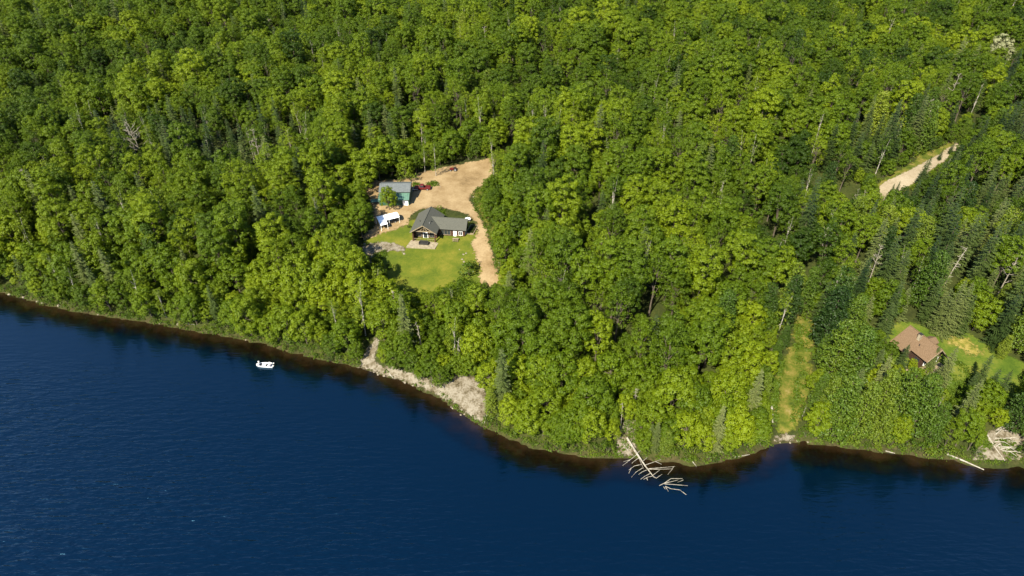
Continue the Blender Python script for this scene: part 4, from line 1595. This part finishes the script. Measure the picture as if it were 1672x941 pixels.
g = G(740, 279)
tc_ = thing('red_tractor', 'small red tractor on the dirt at the top of the yard', 'tractor', g, rad(5))
MB().box(-1.2, .1, -.42, .42, .5, 1.05).build('hood', M['red'], tc_, bevel=.05)
MB().box(.102, 1.1, -.5, .5, .4, .75).build('chassis', M['red'], tc_, bevel=.04)
MB().box(.45, .95, -.28, .28, .752, .9).build('seat', M['black'], tc_)
MB().box(.952, 1.05, -.28, .28, .752, 1.3).build('seat_back', M['black'], tc_)
MB().tube([(.15, 0, 1.0), (.3, 0, 1.3)], [.03, .03], 5).tube([(.28, 0, 1.28), (.32, 0, 1.33)], [.2, .2], 10).build('steering_wheel', M['black'], tc_)
b = MB()
for y in (-.5, .5):
    b.tube([(1.0, y, .7), (1.0, y, 1.95)], [.04, .04], 5)
b.tube([(1.0, -.5, 1.95), (1.0, .5, 1.95)], [.04, .04], 5)
b.build('roll_bar', M['red'], tc_)
wheels(tc_, [(.7, -.72), (.7, .72)], .55, .34)
wheels(tc_, [(-.9, -.6), (-.9, .6)], .33, .22)

# --- the brown cabin on the point
cg = np.array([99.0, 119.4])
cbz = H(*cg) + .3
cab = thing('brown_cabin', 'brown-roofed log cabin with stone chimney among spruces near the shore', 'cabin', (cg[0], cg[1], cbz), rad(20))
b = MB()
b.prism([(-2.7, -1.5), (2.9, -1.5), (2.9, 2.55), (.1, 5.35), (-2.7, 2.95)], .9, 8.3)
b.build('wall', M['cabinwall'], cab)
zl = lambda x: 5.9 - (abs(x) * .80 if x < 0 else abs(x) * 1.02)
b = MB()
b.slab([(-3.5, -.6, zl(-3.5)), (0, -.6, zl(0)), (0, 9.0, zl(0)), (-3.5, 9.0, zl(-3.5))], .2)
b.slab([(-4.7, 4.0, zl(-4.7)), (-3.502, 4.0, zl(-3.502)), (-3.502, 9.0, zl(-3.502)), (-4.7, 9.0, zl(-4.7))], .2)
b.slab([(.002, -.6, zl(0)), (3.6, -.6, zl(3.6)), (3.6, 9.0, zl(3.6)), (.002, 9.0, zl(0))], .2)
rf = b.build('roof', M['roof_brown'], cab)
MB().tube([(0, -.62, 5.93), (0, 9.02, 5.93)], [.1, .1], 6).build('ridge_cap', M['roof_brown'], rf)
ch = MB().box(-1.35, -.75, 4.6, 5.3, 4.4, 6.6).build('chimney', M['stone'], rf)
MB().box(-1.42, -.68, 4.53, 5.37, 6.602, 6.72).build('chimney_cap', M['black'], ch)
MB().tube([(-2.0, 3.6, 4.2), (-2.0, 3.6, 4.85)], [.1, .1], 8).build('vent_pipe', M['black'], rf)
fas = MB()
fas.slab([(-3.52, -.68, zl(-3.5)), (0, -.68, zl(0) + .02), (0, -.603, zl(0) + .02), (-3.52, -.603, zl(-3.5))], .22)
fas.slab([(3.62, -.68, zl(3.6)), (.002, -.68, zl(0) + .02), (.002, -.603, zl(0) + .02), (3.62, -.603, zl(3.6))], .22)
fas.build('bargeboard', M['trim'], cab)
b = MB()
b.slab([(3.0, 4.0, 2.75), (5.4, 4.0, 2.75), (5.4, 5.4, 3.55), (1.8, 5.4, 3.55)], .14)
b.slab([(3.0, 6.8, 2.75), (5.4, 6.8, 2.75), (5.4, 5.402, 3.55), (1.8, 5.402, 3.55)], .14)
b.build('porch_roof', M['roof_brown'], cab)
for y in (4.2, 6.6):
    MB().box(5.1, 5.25, y - .07, y + .07, -.6, 2.6).build('post', M['log'], cab)
dk = MB().box(-3.0, 3.2, -1.6, .895, -.15, .05).build('deck', M['trim'], cab)
b = MB()
for x in np.arange(-2.95, 3.2, .6):
    b.box(x - .04, x + .04, -1.58, -1.52, .052, 1.0)
b.box(-3.0, 3.2, -1.6, -1.5, 1.0, 1.08)
b.build('railing', M['trim'], dk)
for x in (-2.6, 0, 2.8):
    MB().box(x - .1, x + .1, -1.5, -1.3, -1.8, -.152).build('post', M['log'], cab)
window(cab, -1.9, -.5, .5, 2.1, .9)
window(cab, .7, 2.1, .5, 2.1, .9)
window(cab, -.8, .9, 3.0, 4.0, .9, bars=2)
dr = MB().box(-.35, .55, .83, .897, .06, 2.1).build('door', M['log'], cab)
MB().tube([(.45, .78, 1.05), (.45, .83, 1.05)], [.04, .04], 6).build('handle', M['steel'], dr)
window(cab, 1.6, 2.9, .9, 2.0, -2.7, 'left', 'log')  # left frames coloured dark to stand in for the eave shade
window(cab, 5.6, 6.8, .9, 2.0, -2.7, 'left', 'log')
g = at_z(1487, 590, cbz - .6)
wk = MB()
for i in range(9):
    wk.box(-.9, .9, i * .42, i * .42 + .36, -.9, .08)
o = wk.build('boardwalk', M['trim'], None, (93.6, 118.6, cbz - .3))
o.rotation_euler = (0, 0, rad(20))
tag(o, 'short plank walk along the shaded side of the brown cabin', 'boardwalk')

# --- the boat and two anglers
bp = at_z(433.5, 597.5, 0)
boat = thing('motor_boat', 'small white motor boat with two people on the dark lake water', 'boat', (bp[0], bp[1], 0), rad(-4))
boat.scale = (.95, .95, .8)
ST_ = [(-2.35, .12, .62), (-2.0, .42, .58), (-1.3, .72, .54), (-.2, .86, .5), (1.0, .88, .5), (1.9, .84, .52), (2.1, .82, .54)]
b = MB()
vs = []
for (x, wd, top) in ST_:
    vs += [(x, -wd, top), (x, -wd * .72, -.12), (x, wd * .72, -.12), (x, wd, top), (x, wd * .86, top), (x, wd * .62, .08), (x, -wd * .62, .08), (x, -wd * .86, top)]
fs = []
for i in range(len(ST_) - 1):
    for j in range(8):
        a, c = i * 8 + j, i * 8 + (j + 1) % 8
        fs.append((a, c, c + 8, a + 8))
fs += [tuple(range(8)), tuple(range(len(vs) - 1, len(vs) - 9, -1))]
b.add(vs, fs)
b.build('hull', M['white'], boat)
for x in (-1.2, .3, 1.5):
    MB().box(x - .17, x + .17, -.62, .62, .36, .42).build('seat', M['black'], boat)
MB().slab([(-2.2, -.2, .60), (-1.5, -.6, .57), (-1.5, .6, .57), (-2.2, .2, .60)], .04).build('foredeck', M['white'], boat)
mt = MB().box(2.12, 2.55, -.2, .2, .55, 1.0).build('outboard_motor', M['black'], boat, bevel=.05)
MB().box(2.2, 2.4, -.07, .07, -.4, .548).build('motor_leg', M['black'], mt)


def person(loc, rz, label, lean, stand):
    t = thing('person', label, 'person', loc, rz, 'people in the white boat')
    if stand:
        J = [(0, 0, .92), (0, .02, 1.2), (0, .03 + lean, 1.45), (0, .03 + lean, 1.56), (.1, 0, .88), (.12, -.03, .48), (.13, .03, .06), (.14, -.12, .03),
             (-.1, 0, .88), (-.12, .02, .48), (-.13, .05, .06), (-.14, -.1, .03), (.2, lean, 1.42), (.26, lean - .08, 1.15), (.2, lean - .32, 1.08), (-.2, lean, 1.42), (-.26, lean - .08, 1.15), (-.18, lean - .3, 1.06)]
    else:
        J = [(0, 0, .1), (0, .02, .36), (0, lean, .62), (0, lean - .01, .73), (.1, -.05, .1), (.13, -.46, .12), (.13, -.5, -.3), (.14, -.64, -.33),
             (-.1, -.05, .1), (-.13, -.46, .12), (-.13, -.5, -.3), (-.14, -.64, -.33), (.2, lean, .6), (.26, lean - .1, .34), (.17, lean - .36, .3), (-.2, lean, .6), (-.26, lean - .1, .34), (-.15, lean - .36, .3)]
    E = [(0, 1), (1, 2), (2, 3), (0, 4), (4, 5), (5, 6), (6, 7), (0, 8), (8, 9), (9, 10), (10, 11), (2, 12), (12, 13), (13, 14), (2, 15), (15, 16), (16, 17)]
    Rr = [.15, .14, .14, .06, .1, .075, .05, .045, .1, .075, .05, .045, .07, .05, .035, .07, .05, .035]

    def skin(name, idx, grow, mat, root):
        me = bpy.data.meshes.new(name)
        mp_ = {v: i for i, v in enumerate(idx)}
        me.from_pydata([J[i] for i in idx], [(mp_[a], mp_[c]) for a, c in E if a in mp_ and c in mp_], [])
        o = link(name, me, M[mat], t)
        mdx = o.modifiers.new('skin', 'SKIN')
        mdx.use_smooth_shade = True
        for i, v in enumerate(idx):
            sv = me.skin_vertices[0].data[i]
            sv.radius = (Rr[v] * grow, Rr[v] * grow)
            sv.use_root = (v == root)
        o.modifiers.new('sub', 'SUBSURF').levels = 1
        return o
    skin('body', list(range(18)), 1.0, 'skin', 0)
    skin('shirt', [0, 1, 2, 12, 13, 15, 16], 1.14, 'shirt', 0)
    skin('trousers', [0, 4, 5, 6, 8, 9, 10], 1.16, 'denim', 0)
    n_ = J[3]
    MB().ball((n_[0], n_[1] - .02, n_[2] + .13), .11, .86, 1, 1.18).ball((n_[0], n_[1] - .13, n_[2] + .12), .02).build('head', M['skin'], t, smooth=True)
    hb = MB().ball((n_[0], n_[1] - .015, n_[2] + .20), .125, .9, 1, .6)
    hb.tube([(n_[0], n_[1] - .02, n_[2] + .185), (n_[0], n_[1] - .02, n_[2] + .20)], [.19, .19], 14)
    hb.build('sun_hat', M['shirt'], t, smooth=False)


ca, sa = math.cos(rad(-4)), math.sin(rad(-4))
person((bp[0] - 1.45 * ca, bp[1] - 1.45 * sa, .42), rad(-70), 'person in a white top sitting at the pointed bow of the boat', -.02, False)
person((bp[0] + 1.15 * ca, bp[1] + 1.15 * sa, .26), rad(80), 'person in a white top sitting near the motor end of the boat', -.04, False)


# --- fallen trees, logs, driftwood, stones
def wpts(pts, r0=.13, r1=.05):
    P_ = [at_z(a, c, z) for a, c, z in pts]
    n = len(P_)
    return P_, [r0 + (r1 - r0) * i / max(1, n - 1) for i in range(n)]


def zz(a, c):
    return (1000 + a / 7.53, 690 + c / 7.53)


ft = MB()
P_, R_ = wpts([(*zz(180, 190), 2.2), (*zz(300, 380), 1.2), (*zz(400, 530), .6), (*zz(500, 660), .05)], .24, .10)
ft.tube(P_, R_, 8)
base_p = P_[2]
fall = thing('fallen_tree', 'bleached fallen tree with bare branches lying out into the lake', 'fallen tree', (0, 0, 0))
ft.build('trunk', M['drift'], fall)
BR = [[(300, 395, 1.1), (230, 450, .7), (125, 530, .25)], [(215, 460, .6), (135, 483, .35)], [(330, 430, .9), (250, 490, .5), (240, 505, .3)],
      [(360, 515, .7), (270, 535, .6), (200, 585, .25)], [(230, 560, .4), (195, 640, -.1)], [(370, 560, .6), (290, 610, .4), (232, 675, .1)],
      [(420, 585, .5), (370, 605, .5), (320, 640, .1)], [(470, 625, .3), (400, 660, .35), (345, 700, 0)], [(490, 660, .2), (440, 670, .4), (380, 700, .1)], [(420, 680, .35), (435, 715, -.05)],
      [(400, 525, .7), (500, 490, .9), (600, 455, .6)], [(530, 480, .8), (605, 515, .3)], [(430, 570, .5), (640, 553, .7), (770, 540, .4)], [(440, 575, .5), (600, 575, .5), (740, 570, .35)],
      [(750, 545, .4), (735, 575, .35), (680, 640, 0)], [(490, 655, .15), (580, 585, .6)], [(500, 665, .05), (540, 685, .2), (612, 635, .35)], [(210, 260, 1.9), (320, 430, 1.1), (385, 570, .6)], [(290, 385, 1.2), (365, 330, 1.5)],
      [(130, 260, 1.5), (190, 340, 1.1), (255, 405, .6)], [(380, 470, .6), (430, 430, .8)]]
for q in BR:
    P_, R_ = wpts([(*zz(a, c), z) for a, c, z in q], .065, .028)
    MB().tube(P_, R_, 5).build('branch', M['drift'], fall)
sn = thing('sunken_snag', 'separate cluster of bleached branches rising from the water beyond the fallen tree', 'snag', (0, 0, 0))
for q in [[(560, 785, -.1), (640, 745, .2), (720, 690, .5), (860, 690, .6), (870, 710, .5), (800, 735, .2)], [(640, 745, .2), (740, 725, .35), (810, 705, .4)], [(640, 755, .15), (780, 765, .4), (925, 778, .3)],
          [(650, 785, .1), (720, 815, .3), (830, 830, .4), (868, 860, .1)], [(630, 790, .1), (650, 820, 0)], [(655, 795, .1), (690, 850, 0)], [(870, 860, .05), (910, 890, .1)]]:
    P_, R_ = wpts([(*zz(a, c), z) for a, c, z in q], .065, .03)
    MB().tube(P_, R_, 5).build('branch', M['drift'], sn)


def log_px(name, pts, r, label, group=None, mat='drift', stubs=0):
    P_, R_ = [], []
    for i, (a, c) in enumerate(pts):
        g_ = G(a, c, .2)
        g_ = g_ if g_[2] > -.02 else at_z(a, c, .12)
        P_.append((g_[0], g_[1], max(g_[2], 0) + r * .7))
        R_.append(r * (1 - .5 * i / max(1, len(pts) - 1)))
    b_ = MB().tube(P_, R_, 7)
    o_ = b_.build(name, M[mat])
    tag(o_, label, 'log', group)
    return o_


log_px('fallen_log', [(1546, 741), (1575, 753), (1606, 768)], .22, 'long white log floating off the leafy bank below the brown cabin')
log_px('fallen_log', [(1612, 710), (1626, 732), (1641, 752)], .18, 'straight pale log lying down the sandy bank beside the driftwood heap')
log_px('fallen_log', [(1446, 736), (1461, 741)], .15, 'short pale log afloat below the brown cabin')
log_px('fallen_log', [(1260, 664), (1262, 690)], .28, 'thick white birch log lying at the edge of the grass lane', mat='birchbark')
log_px('fallen_log', [(302, 528), (318, 530)], .12, 'short pale log at the lake edge left of the boat')
log_px('fallen_log', [(328, 500), (334, 514)], .14, 'pale leaning log between the bushes left of the boat')
log_px('fallen_log', [(636, 610), (642, 618)], .16, 'small pale log across the first gravel bank')
log_px('fallen_log', [(797, 672), (790, 692)], .13, 'thin pale log below the stony bank')
log_px('fallen_log', [(1130, 752), (1137, 762)], .1, 'little forked stick of driftwood at the tip of the point')
log_px('fallen_log', [(1200, 746), (1224, 742)], .12, 'thin pale log at the lake edge between point and beach')
dh = thing('driftwood_heap', 'tangled heap of bleached driftwood branches on the sandy bank', 'driftwood', G(1632, 722))
o0 = Vector(dh.location)
r_ = random.Random(3)
for i in range(17):
    p0 = Vector(G(1618 + r_.uniform(0, 26), 702 + r_.uniform(0, 36)))
    a_ = r_.uniform(-.9, .5)
    l_ = r_.uniform(1.6, 4.2)
    d_ = Vector((math.cos(a_), math.sin(a_), 0))
    p1 = p0 + d_ * l_ * .5 + Vector((0, 0, r_.uniform(.2, .9)))
    p2 = p0 + d_ * l_ + Vector((r_.uniform(-.5, .5), r_.uniform(-.6, .6), r_.uniform(0, .6)))
    MB().tube([p0 - o0 + Vector((0, 0, .15)), p1 - o0, p2 - o0], [.11, .085, .03], 5).build('branch', M['drift'], dh)

rk = []
for v in range(4):
    rr = np.random.default_rng(300 + v)
    b = MB().ball((0, 0, 0), 1, 1, .8, .6, 9, 6)
    b.v = [tuple(np.array(p) * rr.uniform(.8, 1.15)) for p in b.v]
    me = bpy.data.meshes.new('rock')
    me.from_pydata(b.v, [], b.f)
    me.materials.append(M['rock'])
    rk.append(me)
rs_ = random.Random(11)
SP = [('pale stone on the stony path at the edge of the lawn', 'stones along the stony path', [(588 + rs_.uniform(0, 72), 398 + rs_.uniform(0, 17), rs_.uniform(.2, .5)) for _ in range(26)]),
      ('pale stone on the verge of the dirt drive', 'stones along the drive', [(x + rs_.uniform(-3, 3), y, rs_.uniform(.2, .4)) for x, y in ((752, 408), (754, 416), (756, 424), (757, 432), (759, 414), (760, 428), (778, 318), (783, 308), (786, 330), (792, 340), (796, 352), (774, 322), (716, 306), (714, 301), (806, 395), (812, 430))]),
      ('grey stone on the first gravel bank by the boat', 'stones on the gravel bank', [(595 + rs_.uniform(0, 90), 0, rs_.uniform(.15, .4)) for _ in range(22)]),
      ('grey stone on the broad stony bank', 'stones on the stony bank', [(735 + rs_.uniform(0, 55), 632 + rs_.uniform(0, 55), rs_.uniform(.12, .35)) for _ in range(30)]),
      ('stone at the water line left of the white boat', 'stones at the far lake edge', [(x, 0, rs_.uniform(.25, .55)) for x in (16, 32, 38, 60, 68, 95, 130, 160, 205, 260, 290, 370, 402)]),
      ('stone at the water line of the small beach', 'stones by the beach', [(1262 + rs_.uniform(0, 60), 0, rs_.uniform(.15, .35)) for _ in range(9)])]
for lab, grp, pts in SP:
    for i, (a, c, s) in enumerate(pts):
        if c == 0:
            q = at_z(a, np.interp(a, [p[0] for p in SH_PX], [p[1] for p in SH_PX]), 0)
            x_ = q[0]
            y_ = float(np.interp(x_, SHX, SHY)) + rs_.uniform(-.3, .9)
            loc = (x_, y_, max(0, H(x_, y_)))
        else:
            loc = G(a, c)
        o = bpy.data.objects.new('rock', rk[i % 4])
        COL.objects.link(o)
        o.location = (loc[0], loc[1], loc[2] + s * .2)
        o.scale = (s, s, s)
        o.rotation_euler = (0, 0, rs_.uniform(0, 6))
        tag(o, lab, 'stone', grp)
#BUILDINGS-END

# ------------------------------------------------------------------ light
SUN_DIR = Vector((-.36, -.62, .70)).normalized()      # towards the sun
sl = bpy.data.lights.new('sun', 'SUN')
sl.energy = 4.6
sl.angle = rad(.5)
sl.color = (1.0, .92, .75)
so = bpy.data.objects.new('sun', sl)
COL.objects.link(so)
so.rotation_euler = SUN_DIR.to_track_quat('Z', 'Y').to_euler()
w = bpy.data.worlds.new('World')
SC.world = w
w.use_nodes = True
nt = w.node_tree
for n in list(nt.nodes):
    nt.nodes.remove(n)
sky = nt.nodes.new('ShaderNodeTexSky')
sky.sky_type = 'NISHITA'
sky.sun_disc = False
sky.sun_elevation = math.asin(SUN_DIR.z)
sky.sun_rotation = math.atan2(SUN_DIR.x, SUN_DIR.y)
sky.dust_density = .2
sky.ozone_density = 2.5
bg = nt.nodes.new('ShaderNodeBackground')
bg.inputs[1].default_value = .076
wo = nt.nodes.new('ShaderNodeOutputWorld')
nt.links.new(sky.outputs[0], bg.inputs[0])
nt.links.new(bg.outputs[0], wo.inputs[0])

SC.view_settings.view_transform = 'Standard'
SC.view_settings.look = 'None'
SC.view_settings.gamma = 1.0
SC.view_settings.exposure = 1.72
SC.cycles.sample_clamp_direct = 1.0
SC.cycles.sample_clamp_indirect = 1.6
SC.cycles.max_bounces = 6
SC.cycles.transparent_max_bounces = 8
SC.cycles.diffuse_bounces = 3
